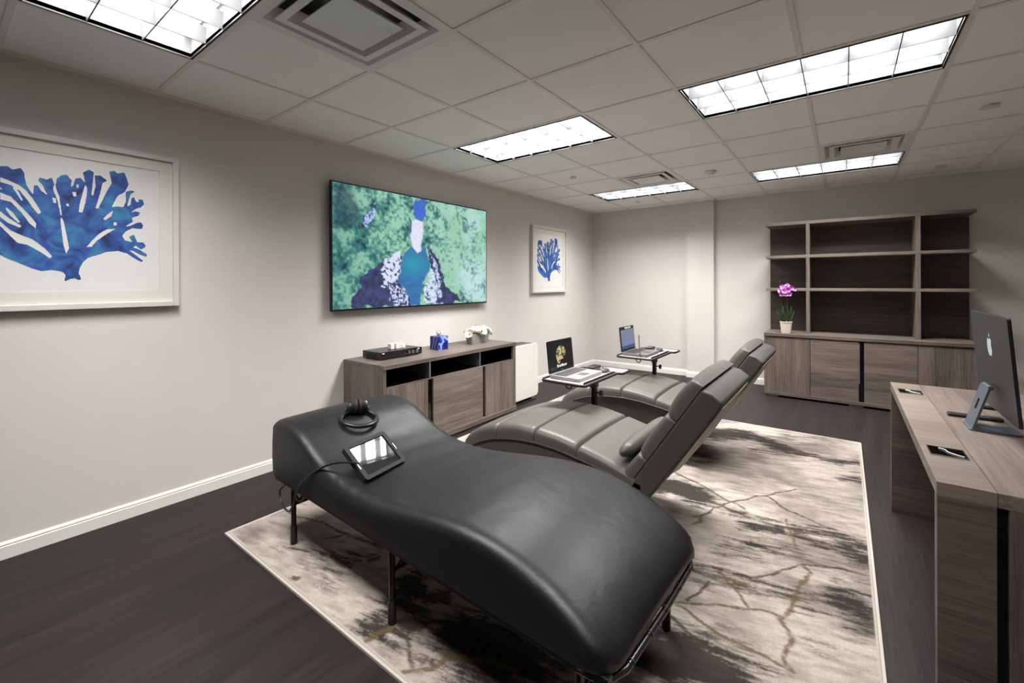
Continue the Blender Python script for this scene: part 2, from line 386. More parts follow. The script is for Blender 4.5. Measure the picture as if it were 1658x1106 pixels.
TVP={'POOL': [(0.378, 0.539), (0.418, 0.455), (0.475, 0.471), (0.517, 0.467), (0.539, 0.549), (0.552, 0.644), (0.534, 0.705), (0.499, 0.788), (0.482, 0.883), (0.478, 1.0), (0.416, 1.007), (0.408, 0.902), (0.377, 0.822), (0.339, 0.777), (0.354, 0.699), (0.366, 0.608)], 'FALL': [(0.426, 0.223), (0.459, 0.205), (0.501, 0.214), (0.497, 0.303), (0.492, 0.435), (0.488, 0.494), (0.458, 0.508), (0.434, 0.453), (0.426, 0.35)], 'UP': [(0.451, 0.014), (0.523, 0.001), (0.518, 0.121), (0.501, 0.196), (0.455, 0.2), (0.447, 0.127)], 'ROCKL': [(0.088, 0.988), (0.098, 0.888), (0.155, 0.735), (0.189, 0.667), (0.223, 0.648), (0.287, 0.602), (0.378, 0.539), (0.346, 0.699), (0.377, 0.822), (0.424, 0.95), (0.424, 1.007)], 'GRAVL': [(0.287, 0.59), (0.354, 0.519), (0.366, 0.54), (0.354, 0.699), (0.324, 0.787), (0.258, 0.81), (0.251, 0.723)], 'GRAVB': [(0.286, 0.81), (0.377, 0.811), (0.408, 0.949), (0.408, 0.994), (0.316, 0.986), (0.301, 0.898)], 'GRAVR': [(0.552, 0.68), (0.579, 0.703), (0.596, 0.838), (0.601, 0.986), (0.491, 0.989), (0.499, 0.86)], 'GRAVR2': [(0.544, 0.476), (0.597, 0.617), (0.633, 0.777), (0.633, 0.913), (0.61, 0.937), (0.601, 0.777), (0.57, 0.594)], 'ROCKR': [(0.535, 0.453), (0.57, 0.473), (0.624, 0.616), (0.653, 0.789), (0.75, 0.919), (0.791, 0.992), (0.596, 0.991), (0.601, 0.838), (0.561, 0.68)], 'SNOWL': [(0.156, 0.237), (0.204, 0.162), (0.204, 0.226), (0.17, 0.338), (0.15, 0.31)], 'SNOW2': [(0.221, 0.063), (0.238, 0.069), (0.231, 0.145), (0.221, 0.127)], 'DARKL': [(0.021, 0.031), (0.075, 0.023), (0.131, 0.201), (0.093, 0.322), (0.02, 0.375)]}

# ================================================================== SETTING
H = 2.462
RX, FY, BY = 5.9, 6.544, -3.8
GX0, GY0, T = 0.6495, 2.6392, 0.6096
def struct(name, bm, mat, **k):
    return tag(obj(name, bm, mat, **k), kind='structure')
bm = NB(); box(bm, -0.1, RX+0.1, BY-0.1, FY+0.1, -0.1, 0); struct('floor', bm, floor_m)
bm = NB(); box(bm, -0.1, 0, BY-0.1, FY+0.1, 0, H+0.35); struct('wall_left', bm, wall_m)
bm = NB(); box(bm, 0, RX, FY, FY+0.1, 0, H+0.35); struct('wall_far', bm, wall_m)
bm = NB(); box(bm, RX, RX+0.1, BY-0.1, FY+0.1, 0, H+0.35); struct('wall_right', bm, wall_m)
bm = NB(); box(bm, 0, RX, BY-0.1, BY, 0, H+0.35); struct('wall_back', bm, wall_m)
# pilaster on the far wall
bm = NB(); box(bm, 1.495, 1.845, FY-0.075, FY, 0, H-0.001); struct('trim_1', bm, wall_m)

def baseprof(bm, p0, p1, nrm):
    """baseboard with a beaded cap from p0 to p1 (2D), nrm = room-side normal"""
    prof = [(0, 0), (0.013, 0), (0.013, 0.060), (0.010, 0.064), (0.012, 0.070), (0.009, 0.077), (0.004, 0.082), (0, 0.082)]
    a = [bm.verts.new((p0[0]+nrm[0]*t, p0[1]+nrm[1]*t, z)) for t, z in prof]
    b_ = [bm.verts.new((p1[0]+nrm[0]*t, p1[1]+nrm[1]*t, z)) for t, z in prof]
    n = len(prof)
    bm.faces.new(a); bm.faces.new(b_[::-1])
    for i in range(n): bm.faces.new((a[i], a[(i+1) % n], b_[(i+1) % n], b_[i]))
bm = NB(); baseprof(bm, (0, BY), (0, FY), (1, 0)); struct('baseboard_left', bm, white_trim)
bm = NB()
baseprof(bm, (0.013, FY), (1.495, FY), (0, -1)); baseprof(bm, (1.482, FY-0.075), (1.858, FY-0.075), (0, -1)); baseprof(bm, (1.845, FY), (RX-0.013, FY), (0, -1))
struct('baseboard_far', bm, white_trim)
bm = NB(); baseprof(bm, (RX, BY), (RX, FY), (-1, 0)); struct('baseboard_right', bm, white_trim)

# lights and vents: cells by grid index (i along x, j along y)
LIGHTS = [(0, -4), (3, -4), (0, 0), (3, 0), (0, 4), (3, 4)]
VENTS = [(1, -3), (4, 3), (1, 3)]
skip = set()
for i, j in LIGHTS: skip |= {(i, j), (i+1, j)}
for i, j in VENTS: skip.add((i, j))
i0 = -2; i1 = int((RX-GX0)/T)+1
j0 = int((BY-GY0)/T)-1; j1 = int((FY-GY0)/T)+1
bm = NB()
for i in range(i0, i1+1):
    for j in range(j0, j1+1):
        if (i, j) in skip: continue
        x0, x1 = max(GX0+i*T, 0), min(GX0+(i+1)*T, RX)
        y0, y1 = max(GY0+j*T, BY), min(GY0+(j+1)*T, FY)
        if x1-x0 < 0.045 or y1-y0 < 0.045:
            if x1 <= x0 or y1 <= y0: continue
        box(bm, x0, x1, y0, y1, H+0.004, H+0.02)
struct('ceiling', bm, ceil_m)
bm = NB()
hw = 0.012
for i in range(-1, i1+1):
    x = GX0+i*T
    if x < 0.03 or x > RX: continue
    ys = sorted([j for (a, j) in LIGHTS if a+1 == i])
    y = BY
    for j in ys:
        box(bm, x-hw, x+hw, y, GY0+j*T-hw, H-0.001, H+0.006); y = GY0+(j+1)*T+hw
    box(bm, x-hw, x+hw, y, FY, H-0.001, H+0.006)
for j in range(j0, j1+1):
    y = GY0+j*T
    if y < BY or y > FY: continue
    box(bm, 0, RX, y-hw, y+hw, H-0.0005, H+0.006)
box(bm, 0, 0.022, BY, FY, H-0.002, H+0.006); box(bm, 0, RX, FY-0.022, FY, H-0.002, H+0.006)
box(bm, RX-0.022, RX, BY, FY, H-0.002, H+0.006); box(bm, 0, RX, BY, BY+0.022, H-0.002, H+0.006)
# small step of the wall angle above the pilaster
box(bm, 1.48, 1.86, FY-0.095, FY-0.022, H-0.008, H+0.006)
struct('trim_2', bm, tbar_m)
bm = NB(); box(bm, -0.1, RX+0.1, BY-0.1, FY+0.1, H+0.30, H+0.35); struct('plenum_light_block', bm, black_mt)  # unseen lid over the ceiling void, added to stop light leaks

# ------------------------------------------------------------------ troffers
refl = plain('reflector_grey', srgb(88, 89, 91), 0.3, spec=0.5)
glow = emis('lamp_panel_glow', (0.93, 0.945, 0.97, 1), 0.74, 0.5, (0.8, 0.8, 0.8, 1))
LAMP_K = {(0, -4): 0.84, (3, -4): 0.62, (0, 0): 1.28, (3, 0): 0.92, (0, 4): 1.0, (3, 4): 1.08}   # strength per fixture, tuned to balance wall and floor brightness
def troffer(i, j, label):
    x0, x1 = GX0+i*T+hw, GX0+(i+2)*T-hw
    y0, y1 = GY0+j*T+hw, GY0+(j+1)*T-hw
    cx, cy = (x0+x1)/2, (y0+y1)/2
    r = root('ceiling_light', (cx, cy, H), label, 'ceiling light', 'recessed ceiling lights')
    # dark reveal and thin frame
    bm = NB(); f = 0.010
    for a in ((x0, x1, y0, y0+f), (x0, x1, y1-f, y1), (x0, x0+f, y0+f, y1-f), (x1-f, x1, y0+f, y1-f)):
        box(bm, a[0], a[1], a[2], a[3], H-0.004, H+0.02)
    obj('frame', bm, gasket, r)
    a0, a1, b0, b1 = x0+f, x1-f, y0+f, y1-f
    zt = H+0.125
    bm = NB()
    box(bm, a0-0.006, a0, b0, b1, H+0.002, zt); box(bm, a1, a1+0.006, b0, b1, H+0.002, zt)
    box(bm, a0, a1, b0-0.006, b0, H+0.002, zt); box(bm, a0, a1, b1, b1+0.006, H+0.002, zt)
    obj('housing', bm, refl, r)
    bm = NB(); box(bm, a0-0.006, a1+0.006, b0-0.006, b1+0.006, zt, zt+0.01)
    obj('lamp_panel', bm, glow, r)
    # parabolic louvre: 6 x 3 cells, blades wider at the foot
    bm = NB()
    def blade(p, q, vertical):
        lo, hi = H+0.003, H+0.080
        sec = [(-0.0025, lo), (0.0025, lo), (0.004, lo+0.02), (0.0085, hi), (-0.0085, hi), (-0.004, lo+0.02)]
        if vertical: prism(bm, [(p+s, z) for s, z in sec], 'y', q[0], q[1])
        else: prism(bm, [(p+s, z) for s, z in sec], 'x', q[0], q[1])
    for k in range(1, 6): blade(a0+(a1-a0)*k/6, (b0, b1), True)
    for k in range(1, 3): blade(b0+(b1-b0)*k/3, (a0, a1), False)
    obj('louvre', bm, refl, r)
    L = bpy.data.lights.new('lamp', 'AREA'); L.shape = 'RECTANGLE'; L.size = a1-a0-0.04; L.size_y = b1-b0-0.04
    L.energy = LAMP_W*LAMP_K[(i, j)]; L.color = LAMP_COL; L.spread = R(156)
    o = bpy.data.objects.new('lamp', L); C.objects.link(o); o.parent = r; o.location = (0, 0, 0.118)
    return r
LL = ['large recessed louvred light in the ceiling corner above the big coral picture',
      'recessed louvred light directly overhead in front of the desk end',
      'recessed louvred light in the ceiling above the wall television',
      'large recessed louvred light above the desk end of the rug',
      'far recessed louvred light beside the vent near the far left corner',
      'far recessed louvred light in front of the tall bookcase']
for (i, j), l in zip(LIGHTS, LL): troffer(i, j, l)

# ------------------------------------------------------------------ air diffusers
vent_m = plain('vent_enamel', srgb(228, 227, 226), 0.35)
def vent(i, j, label):
    x0, x1 = GX0+i*T+hw, GX0+(i+1)*T-hw; y0, y1 = GY0+j*T+hw, GY0+(j+1)*T-hw
    cx, cy = (x0+x1)/2, (y0+y1)/2; h = (x1-x0)/2
    r = root('ceiling_vent', (cx, cy, H), label, 'air vent', 'square ceiling vents')
    def frus(bm, ha, za, hb, zb):
        A = [bm.verts.new((cx+sx*ha, cy+sy*ha, H+za)) for sx, sy in ((-1,-1),(1,-1),(1,1),(-1,1))]
        B = [bm.verts.new((cx+sx*hb, cy+sy*hb, H+zb)) for sx, sy in ((-1,-1),(1,-1),(1,1),(-1,1))]
        for k in range(4): bm.faces.new((A[k], A[(k+1)%4], B[(k+1)%4], B[k]))
    bm = NB(); frus(bm, h, -0.001, h-0.03, -0.001); frus(bm, h-0.03, -0.001, h-0.075, 0.05); frus(bm, h, -0.001, h, 0.02)
    obj('frame', bm, vent_m, r)
    for k, (a, b_, z) in enumerate(((0.222, 0.175, 0.0), )):
        bm = NB(); frus(bm, a+0.006, -0.004, a-0.028, -0.004); frus(bm, a-0.028, -0.004, b_-0.01, 0.045); frus(bm, a+0.006, -0.004, a+0.006, 0.0); frus(bm, a+0.006, 0, a-0.02, 0.003); frus(bm, a-0.02, 0.003, b_, 0.05)
        obj('cone', bm, vent_m, r)
    bm = NB(); a = 0.150
    vs = [bm.verts.new((cx+sx*a, cy+sy*a, H-0.006)) for sx, sy in ((-1,-1),(1,-1),(1,1),(-1,1))]
    vi = [bm.verts.new((cx+sx*a*0.45, cy+sy*a*0.45, H+0.004)) for sx, sy in ((-1,-1),(1,-1),(1,1),(-1,1))]
    bm.faces.new(vi)
    for k in range(4): bm.faces.new((vs[k], vs[(k+1)%4], vi[(k+1)%4], vi[k]))
    vt = [bm.verts.new((cx+sx*(a-0.01), cy+sy*(a-0.01), H+0.01)) for sx, sy in ((-1,-1),(1,-1),(1,1),(-1,1))]
    for k in range(4): bm.faces.new((vs[k], vs[(k+1)%4], vt[(k+1)%4], vt[k]))
    obj('centre_plate', bm, vent_m, r)
    bm = NB(); box(bm, cx-0.03, cx+0.03, cy-0.006, cy+0.006, H+0.01, H+0.1); box(bm, cx-0.006, cx+0.006, cy-0.11, cy+0.11, H+0.05, H+0.056)
    obj('bracket', bm, steel, r)
    bm = NB()
    d = plain('duct_dark', srgb(165, 165, 165), 0.8)
    g = h-0.002
    box(bm, cx-g, cx+g, cy-g, cy+g, H+0.14, H+0.15)
    for q in ((cx-g, cx-g+0.003, cy-g, cy+g), (cx+g-0.003, cx+g, cy-g, cy+g), (cx-g, cx+g, cy-g, cy-g+0.003), (cx-g, cx+g, cy+g-0.003, cy+g)):
        box(bm, *q, H+0.021, H+0.14)
    obj('duct_box', bm, d, r)
vent(*VENTS[0], 'large square ceiling vent beside the light above the coral picture')
vent(*VENTS[1], 'square ceiling vent touching the light in front of the bookcase')
vent(*VENTS[2], 'small distant square ceiling vent near the far left corner')

# sprinkler covers and smoke detector
disc = plain('cover_plate', srgb(224, 221, 215), 0.4)
for x, y, rr, l in ((4.01, 4.124, 0.047, 'round flat ceiling cover plate nearest the right edge'), (4.02, 5.985, 0.045, 'round flat ceiling cover plate above the right end of the bookcase'),
                    (0.956, 4.163, 0.036, 'round flat ceiling cover plate between the two left lights'), (0.96, 5.99, 0.034, 'round flat ceiling cover plate beyond the far left light')):
    bm = NB(); lathe(bm, [(rr*0.7, -0.014), (rr, -0.010), (rr, -0.005), (rr*0.75, 0.003)], (x, y, H), 28)
    tag(obj('ceiling_cover', bm, disc, smooth=True, autosm=35), l, 'ceiling cover', 'round ceiling cover plates')
r = root('smoke_detector', (2.18, 4.81, H), 'small white smoke detector on the ceiling between the two far lights', 'smoke detector')
bm = NB(); lathe(bm, [(0.052, -0.018), (0.058, -0.012), (0.058, 0.002)], (2.18, 4.81, H), 28); obj('base', bm, white_pl, r, smooth=True, autosm=35)
bm = NB(); lathe(bm, [(0.02, -0.04), (0.034, -0.034), (0.04, -0.018)], (2.18, 4.81, H), 24); obj('sensor', bm, white_pl, r, smooth=True, autosm=35)

# ================================================================== RUG
def build_rug():
    x0, x1, y0, y1 = 0.64, 3.365, 0.95, 4.62
    nx, ny = 500, 672
    xs = np.linspace(x0, x1, nx); ys = np.linspace(y0, y1, ny)
    X, Y = np.meshgrid(xs, ys); px, py = X*100, Y*100
    wx = (fbm(px/9, py/9, 3)-0.5)*7 + (fbm(px/2.2, py/2.2, 5)-0.5)*4.4
    wy = (fbm(px/9, py/9, 13)-0.5)*7 + (fbm(px/2.2, py/2.2, 15)-0.5)*2.4
    dark = np.zeros(X.shape); gold = np.zeros(X.shape); brown = np.zeros(X.shape)
    grit = fbm(px/1.6, py/1.6, 31, 3)
    for k, w, pts in VEINS:
        d = segdist(px+wx*0.3, py+wy*0.3, pts)
        ww = w*0.075+0.15
        v = np.clip(1.7 - d/ww - 1.1*(fbm(px/0.9, py/0.9, 37, 2)-0.35), 0, 1) * np.clip(0.3+1.4*grit, 0, 1)
        if k == 'g': gold = np.maximum(gold, v)
        else: brown = np.maximum(brown, v)
    # streaky fibre noise along the wind direction of the pattern (towards -x)
    ca, sa = math.cos(R(12)), math.sin(R(12))
    u = px*ca+py*sa; v_ = -px*sa+py*ca
    streak = fbm(u/14, v_/2.0, 41, 4)
    for w, s, pts in BLOTS:
        d = segdist(px+wx*1.2, py+wy*1.2, pts)
        v = s*np.exp(-(d/(w*0.8))**2)
        dark = np.maximum(dark, v)
    # free pattern where furniture hides the rug: seeded bands
    band = np.clip((fbm(u/60, v_/22, 61, 4)-0.62)*3.0, 0, 0.42)
    dark = np.maximum(dark, band*(streak > 0.2))
    st2 = fbm(u/3.2, v_/0.55, 47, 3)
    dark = np.clip((dark*1.45-0.55*(1-np.clip((streak-0.3)*2.4, 0, 1))-0.22*(st2 < 0.47)*(dark < 0.85))*1.6, 0, 1)*0.95
    cloud = fbm(px/26, py/20, 71, 5)
    fine = fbm(px/1.1, py/1.1, 81, 2)
    base = np.array(srgb(162, 153, 144)[:3]); mid = np.array(srgb(116, 108, 102)[:3])
    dk = np.array(srgb(40, 35, 33)[:3]); br = np.array(srgb(62, 53, 46)[:3]); gd = np.array(srgb(84, 73, 48)[:3])
    t = np.clip((cloud-0.42)*3.2, 0, 1)[..., None]
    col = base*(1-t)+mid*t
    t2 = np.clip((fbm(u/8, v_/2.2, 91, 5)-0.5)*1.7, -0.36, 0.28)[..., None]
    col = col*(0.9+0.2*fine[..., None])*(1+0.5*t2)
    for msk, c, g in ((dark, dk, 1.0), (brown, br, 0.9), (gold, gd, 0.85)):
        a = np.clip(msk*g, 0, 1)[..., None]; col = col*(1-a)+c*a
    edge = np.minimum(np.minimum(X-x0, x1-X), np.minimum(Y-y0, y1-Y))
    e = (edge < 0.014)[..., None]
    col = np.where(e, np.array(srgb(164, 156, 147)[:3]), col)
    Z = 0.012+0.0015*fine; Z = np.where(edge < 0.001, 0.001, Z)
    m, nt, b = newmat('rug_pile')
    at = N(nt, 'ShaderNodeAttribute'); at.attribute_name = 'col'
    tc = N(nt, 'ShaderNodeTexCoord'); nz = N(nt, 'ShaderNodeTexNoise'); nz.inputs['Scale'].default_value = 260; nz.inputs['Detail'].default_value = 2
    nt.links.new(tc.outputs['Object'], nz.inputs['Vector'])
    mr = N(nt, 'ShaderNodeMapRange'); mr.inputs[1].default_value = 0.3; mr.inputs[2].default_value = 0.7; mr.inputs[3].default_value = 0.86; mr.inputs[4].default_value = 1.1
    nt.links.new(nz.outputs['Fac'], mr.inputs[0])
    mx = N(nt, 'ShaderNodeMix', data_type='RGBA', blend_type='MULTIPLY'); mx.inputs[0].default_value = 1
    nt.links.new(at.outputs['Color'], mx.inputs[6]); nt.links.new(mr.outputs[0], mx.inputs[7]); nt.links.new(mx.outputs[2], b.inputs['Base Color'])
    bp = N(nt, 'ShaderNodeBump'); bp.inputs['Strength'].default_value = 0.5; bp.inputs['Distance'].default_value = 0.002
    nt.links.new(nz.outputs['Fac'], bp.inputs['Height']); nt.links.new(bp.outputs['Normal'], b.inputs['Normal'])
    b.inputs['Roughness'].default_value = 0.9; b.inputs['Specular IOR Level'].default_value = 0.1
    P = np.stack([X-2.0, Y-2.78, Z], -1)
    r = root('area_rug', (2.0, 2.78, 0), 'large cream and grey marbled area rug with gold veins under the loungers', 'rug')
    gridmesh('pile', P, col, m, r)
    bm = NB()
    for q in ((x0-0.006, x1+0.006, y0-0.006, y0+0.004), (x0-0.006, x1+0.006, y1-0.004, y1+0.006), (x0-0.006, x0+0.004, y0, y1), (x1-0.004, x1+0.006, y0, y1)):
        box(bm, *q, 0.0005, 0.011)
    obj('edge_binding', bm, plain('rug_binding', srgb(180, 172, 162), 0.8, bump=0.6, bscale=500), r)
build_rug()

# ================================================================== TELEVISION
def build_tv():
    y0, y1, z0, z1 = 1.900, 3.785, 1.113, 2.150
    r = root('television', (0.0, (y0+y1)/2, z0), 'large wall television showing a river and waterfall between green trees', 'television')
    bm = NB(); box(bm, 0.035, 0.062, y0, y1, z0, z1); obj('bezel', bm, black_pl, r, bevel=0.003)
    bm = NB(); box(bm, 0.0, 0.036, y0+0.35, y1-0.35, z0+0.12, z1-0.2); obj('wall_mount', bm, black_mt, r)
    nx, ny = 300, 166
    U, V = np.meshgrid(np.linspace(0, 1, nx), np.linspace(0, 1, ny))
    wx = (fbm(U*30, V*17, 2)-0.5)*0.07; wy = (fbm(U*30, V*17, 9)-0.5)*0.11
    u, v = U+wx, V+wy
    c = lambda *a: np.array(srgb(*a)[:3])
    # tree crowns: worley-like bumps
    rng = np.random.RandomState(5)
    tree = np.zeros(U.shape); hue = np.zeros(U.shape)
    for k in range(190):
        cx, cy = rng.rand()*1.1-0.05, rng.rand()*1.1-0.05; rr = 0.06+0.07*rng.rand()
        d = np.hypot((u-cx), (v-cy)*0.62)/rr
        h = np.clip(1-d*d, 0, 1)*(0.55+0.45*rng.rand())*(1.0-0.35*((v-cy)*0.62/rr))
        k2 = h > tree
        tree = np.where(k2, h, tree); hue = np.where(k2, rng.rand(), hue)
    leaf = fbm(U*70, V*42, 21, 3)
    tree = np.clip((tree**1.3)*1.25+(leaf-0.5)*1.3-0.12, 0, 1)
    left = np.clip(1-U*2.1, 0, 1)
    tree = tree*(1-0.35*left) + 0.12*(U > 0.55)
    dk, md, lt, pale = c(14, 52, 70), c(66, 128, 122), c(146, 194, 168), c(186, 216, 222)
    t = tree[..., None]
    col = np.where(t < 0.45, dk+(md-dk)*(t/0.45), md+(lt-md)*np.clip((t-0.45)/0.4, 0, 1))
    a = (np.clip((U-0.5)*2.2, 0, 1)*np.clip(fbm(U*7, V*5, 66, 4)*2.2-0.65, 0, 1)*1.1*tree)[..., None]; col = col*(1-a)+pale*a
    def lay(name, colr, warp=1.0, texture=None, soft=0.006):
        nonlocal col
        s = sdf(U+wx*warp, V+wy*warp, TVP[name]); m_ = np.clip(s/soft+0.5, 0, 1)
        if texture is not None: m_ = m_*texture
        col = col*(1-m_[..., None])+colr*m_[..., None]
    spk = fbm(U*120, V*70, 33, 2)
    rock = c(48, 54, 92)*(0.2+1.9*fbm(U*60, V*36, 51, 4)[..., None])
    dl = np.clip(sdf(u, v, TVP['DARKL'])/0.04+0.6, 0, 0.75)[..., None]; col = col*(1-dl)+c(10, 46, 66)*dl
    lay('UP', c(60, 100, 190)*(0.8+0.4*spk[..., None]), 0.6)
    lay('ROCKL', rock, 0.7); lay('ROCKR', rock, 0.7)
    g = (spk > 0.42).astype(float)
    lay('GRAVL', c(208, 214, 240), 1, (spk > 0.36).astype(float)); lay('GRAVB', c(196, 204, 236), 1, (spk > 0.5).astype(float))
    lay('GRAVR', c(206, 212, 240), 1, g); lay('GRAVR2', c(190, 200, 236), 0.6, (spk > 0.40).astype(float))
    lay('SNOWL', c(168, 180, 236), 1, g); lay('SNOW2', c(168, 180, 236), 1, g)
    pool = c(46, 108, 162)*(0.75+0.5*fbm(U*30, V*60, 77, 3)[..., None])
    k = np.clip(1-np.hypot(U-0.44, (V-0.62)*0.9)/0.13, 0, 1)[..., None]; pool = pool*(1-k)+c(36, 146, 168)*k
    lay('POOL', pool, 0.35)
    lay('FALL', c(214, 216, 240)*(0.85+0.25*spk[..., None]), 0.4)
    m, nt, b = newmat('screen_picture')
    at = N(nt, 'ShaderNodeAttribute'); at.attribute_name = 'col'
    nt.links.new(at.outputs['Color'], b.inputs['Emission Color']); b.inputs['Emission Strength'].default_value = 0.82
    b.inputs['Base Color'].default_value = (0.01, 0.01, 0.012, 1); b.inputs['Roughness'].default_value = 0.25
    cy, cz = (y0+y1)/2, z0
    P = np.stack([np.full(U.shape, 0.0628), y0+0.012+U*(y1-y0-0.024)-cy, z1-0.012-V*(z1-z0-0.028)-cz], -1)
    gridmesh('screen', P, col, m, r)
build_tv()

# ================================================================== CORAL PICTURES
def coral_mesh():
    step = 2.0
    xs = np.arange(-325, 305, step); ys = np.arange(-312, 325, step)
    X, Y = np.meshgrid(xs, ys)
    F = sdf(X, Y, HULL)
    for g in GAPS: F = np.minimum(F, -sdf(X, Y, g))
    F = F + (fbm(X/9, Y/9, 4)-0.5)*3.0
    bm = NB(); cache = {}
    def vert(key, x, y):
        if key not in cache: cache[key] = bm.verts.new((0, x/1000, y/1000))
        return cache[key]
    ny, nx = X.shape
    for j in range(ny-1):
        for i in range(nx-1):
            c4 = [(i, j), (i+1, j), (i+1, j+1), (i, j+1)]
            f4 = [F[b_, a_] for a_, b_ in c4]
            if all(f < 0 for f in f4): continue
            poly = []
            for k in range(4):
                (a, b_), (c_, d_) = c4[k], c4[(k+1) % 4]; fa, fb = f4[k], f4[(k+1) % 4]
                if fa >= 0: poly.append(vert(('v', a, b_), xs[a], ys[b_]))
                if (fa >= 0) != (fb >= 0):
                    t = fa/(fa-fb); key = ('e',)+tuple(sorted(((a, b_), (c_, d_))))
                    poly.append(vert(key, xs[a]+(xs[c_]-xs[a])*t, ys[b_]+(ys[d_]-ys[b_])*t))
            if len(poly) >= 3:
                try: bm.faces.new(poly)
                except ValueError: pass
    return bm
coral_blue, nt, b = newmat('coral_ink')
tc = N(nt, 'ShaderNodeTexCoord'); nz = N(nt, 'ShaderNodeTexNoise'); nz.inputs['Scale'].default_value = 9; nz.inputs['Detail'].default_value = 7; nz.inputs['Roughness'].default_value = 0.62; nz.inputs['Distortion'].default_value = 0.8
nt.links.new(tc.outputs['Object'], nz.inputs['Vector'])
cr = N(nt, 'ShaderNodeValToRGB'); e = cr.color_ramp.elements
e[0].position = 0.33; e[0].color = srgb(18, 28, 70); e[1].position = 0.64; e[1].color = srgb(52, 128, 168)
for p_, c_ in ((0.42, srgb(32, 66, 134)), (0.52, srgb(48, 92, 164))):
    q = cr.color_ramp.elements.new(p_); q.color = c_
nt.links.new(nz.outputs['Fac'], cr.inputs[0]); nt.links.new(cr.outputs[0], b.inputs['Base Color']); b.inputs['Roughness'].default_value = 0.6
paper = plain('art_paper', srgb(226, 225, 224), 0.6); matb = plain('mat_board', srgb(222, 220, 211), 0.6)
frame_w = plain('picture_frame_white', srgb(216, 214, 211), 0.35)
cm_bm = coral_mesh(); coral_me = None
def picture(cy, label):
    global coral_me
    w, z0, z1 = 0.443, 1.203, 2.096
    r = root('framed_picture', (0, cy, z0), label, 'picture', 'framed blue coral pictures')
    f = 0.030; d = 0.045
    bm = NB()
    box(bm, 0, d, cy-w, cy-w+f, z0, z1); box(bm, 0, d, cy+w-f, cy+w, z0, z1)
    box(bm, 0, d, cy-w+f, cy+w-f, z0, z0+f); box(bm, 0, d, cy-w+f, cy+w-f, z1-f, z1)
    obj('frame', bm, frame_w, r, bevel=0.003)
    bm = NB(); a = 0.062
    box(bm, 0.024, 0.027, cy-w+f, cy-w+f+a, z0+f, z1-f); box(bm, 0.024, 0.027, cy+w-f-a, cy+w-f, z0+f, z1-f)
    box(bm, 0.024, 0.027, cy-w+f+a, cy+w-f-a, z0+f, z0+f+a); box(bm, 0.024, 0.027, cy-w+f+a, cy+w-f-a, z1-f-a, z1-f)
    obj('mat_board', bm, matb, r)
    bm = NB(); box(bm, 0.015, 0.0215, cy-w+f, cy+w-f, z0+f, z1-f); pp = obj('paper', bm, paper, r)
    if coral_me is None:
        o = obj('coral_drawing', cm_bm, coral_blue, r, local=True); coral_me = o.data
    else:
        o = bpy.data.objects.new('coral_drawing', coral_me); C.objects.link(o); o.parent = r
    o.location = (0.0222, -0.001, 1.652-z0)
picture(0.474, 'blue coral painting in a wide white frame, cut by the left picture edge')
picture(5.178, 'blue coral painting in a white frame between the television and the far corner')

# ================================================================== MEDIA CONSOLE
def build_console():
    y0, y1, xf, zt = 2.036, 3.697, 0.535, 0.718
    r = root('media_console', (0.27, (y0+y1)/2, 0), 'grey oak media console with black open slots below the television', 'console')
    bxo('top', (0.01, xf, y0, y1, zt-0.032, zt), wood_yt, r, 0.002)
    bxo('side_panel', (0.012, xf-0.008, y0, y0+0.03, 0.02, zt-0.0325), wood_z, r, 0.001)
    bxo('side_panel', (0.012, xf-0.008, y1-0.045, y1, 0.055, zt-0.0325), wood_z, r, 0.001)
    bm = NB(); box(bm, 0.012, 0.03, y0+0.03, y1-0.045, 0.056, zt-0.0325); obj('back_panel', bm, black_gl, r)
    bxo('bottom_board', (0.012, xf+0.004, y0+0.0305, y1, 0.012, 0.056), wood_yt, r, 0.001)
    bxo('plinth', (0.04, xf-0.05, y0+0.05, y1-0.1, 0.0, 0.0115), black_mt, r)
    bxo('slot_shelf', (0.031, xf-0.006, y0+0.0305, y1-0.0455, 0.540, 0.551), wood_yt, r)
    bm = NB(); box(bm, 0.031, xf-0.03, y0+0.0305, y0+0.034, 0.5515, zt-0.033); box(bm, 0.031, xf-0.03, y1-0.049, y1-0.046, 0.5515, zt-0.033); box(bm, 0.0305, 0.034, y0+0.034, y1-0.049, 0.5515, zt-0.033); box(bm, 0.034, xf-0.012, y0+0.034, y1-0.049, 0.5513, 0.554)
    obj('slot_lining', bm, black_gl, r)
    for yy in (2.508, 3.138):
        bm = NB(); box(bm, 0.05, xf-0.012, yy-0.006, yy+0.006, 0.5545, zt-0.033); obj('slot_divider', bm, alu, r)
    for a, b_, mt in ((y0+0.031, 2.480, wood_z), (2.540, 3.172, wood_y), (3.213, y1-0.046, wood_z)):
        bxo('door', (xf-0.026, xf-0.006, a, b_, 0.0575, 0.538), mt, r, 0.001)
    for a, b_ in ((2.4805, 2.5395), (3.1725, 3.2125)):
        bxo('door_inlay', (xf-0.045, xf-0.022, a, b_, 0.0575, 0.538), black_gl, r)
build_console()
ZC = 0.718
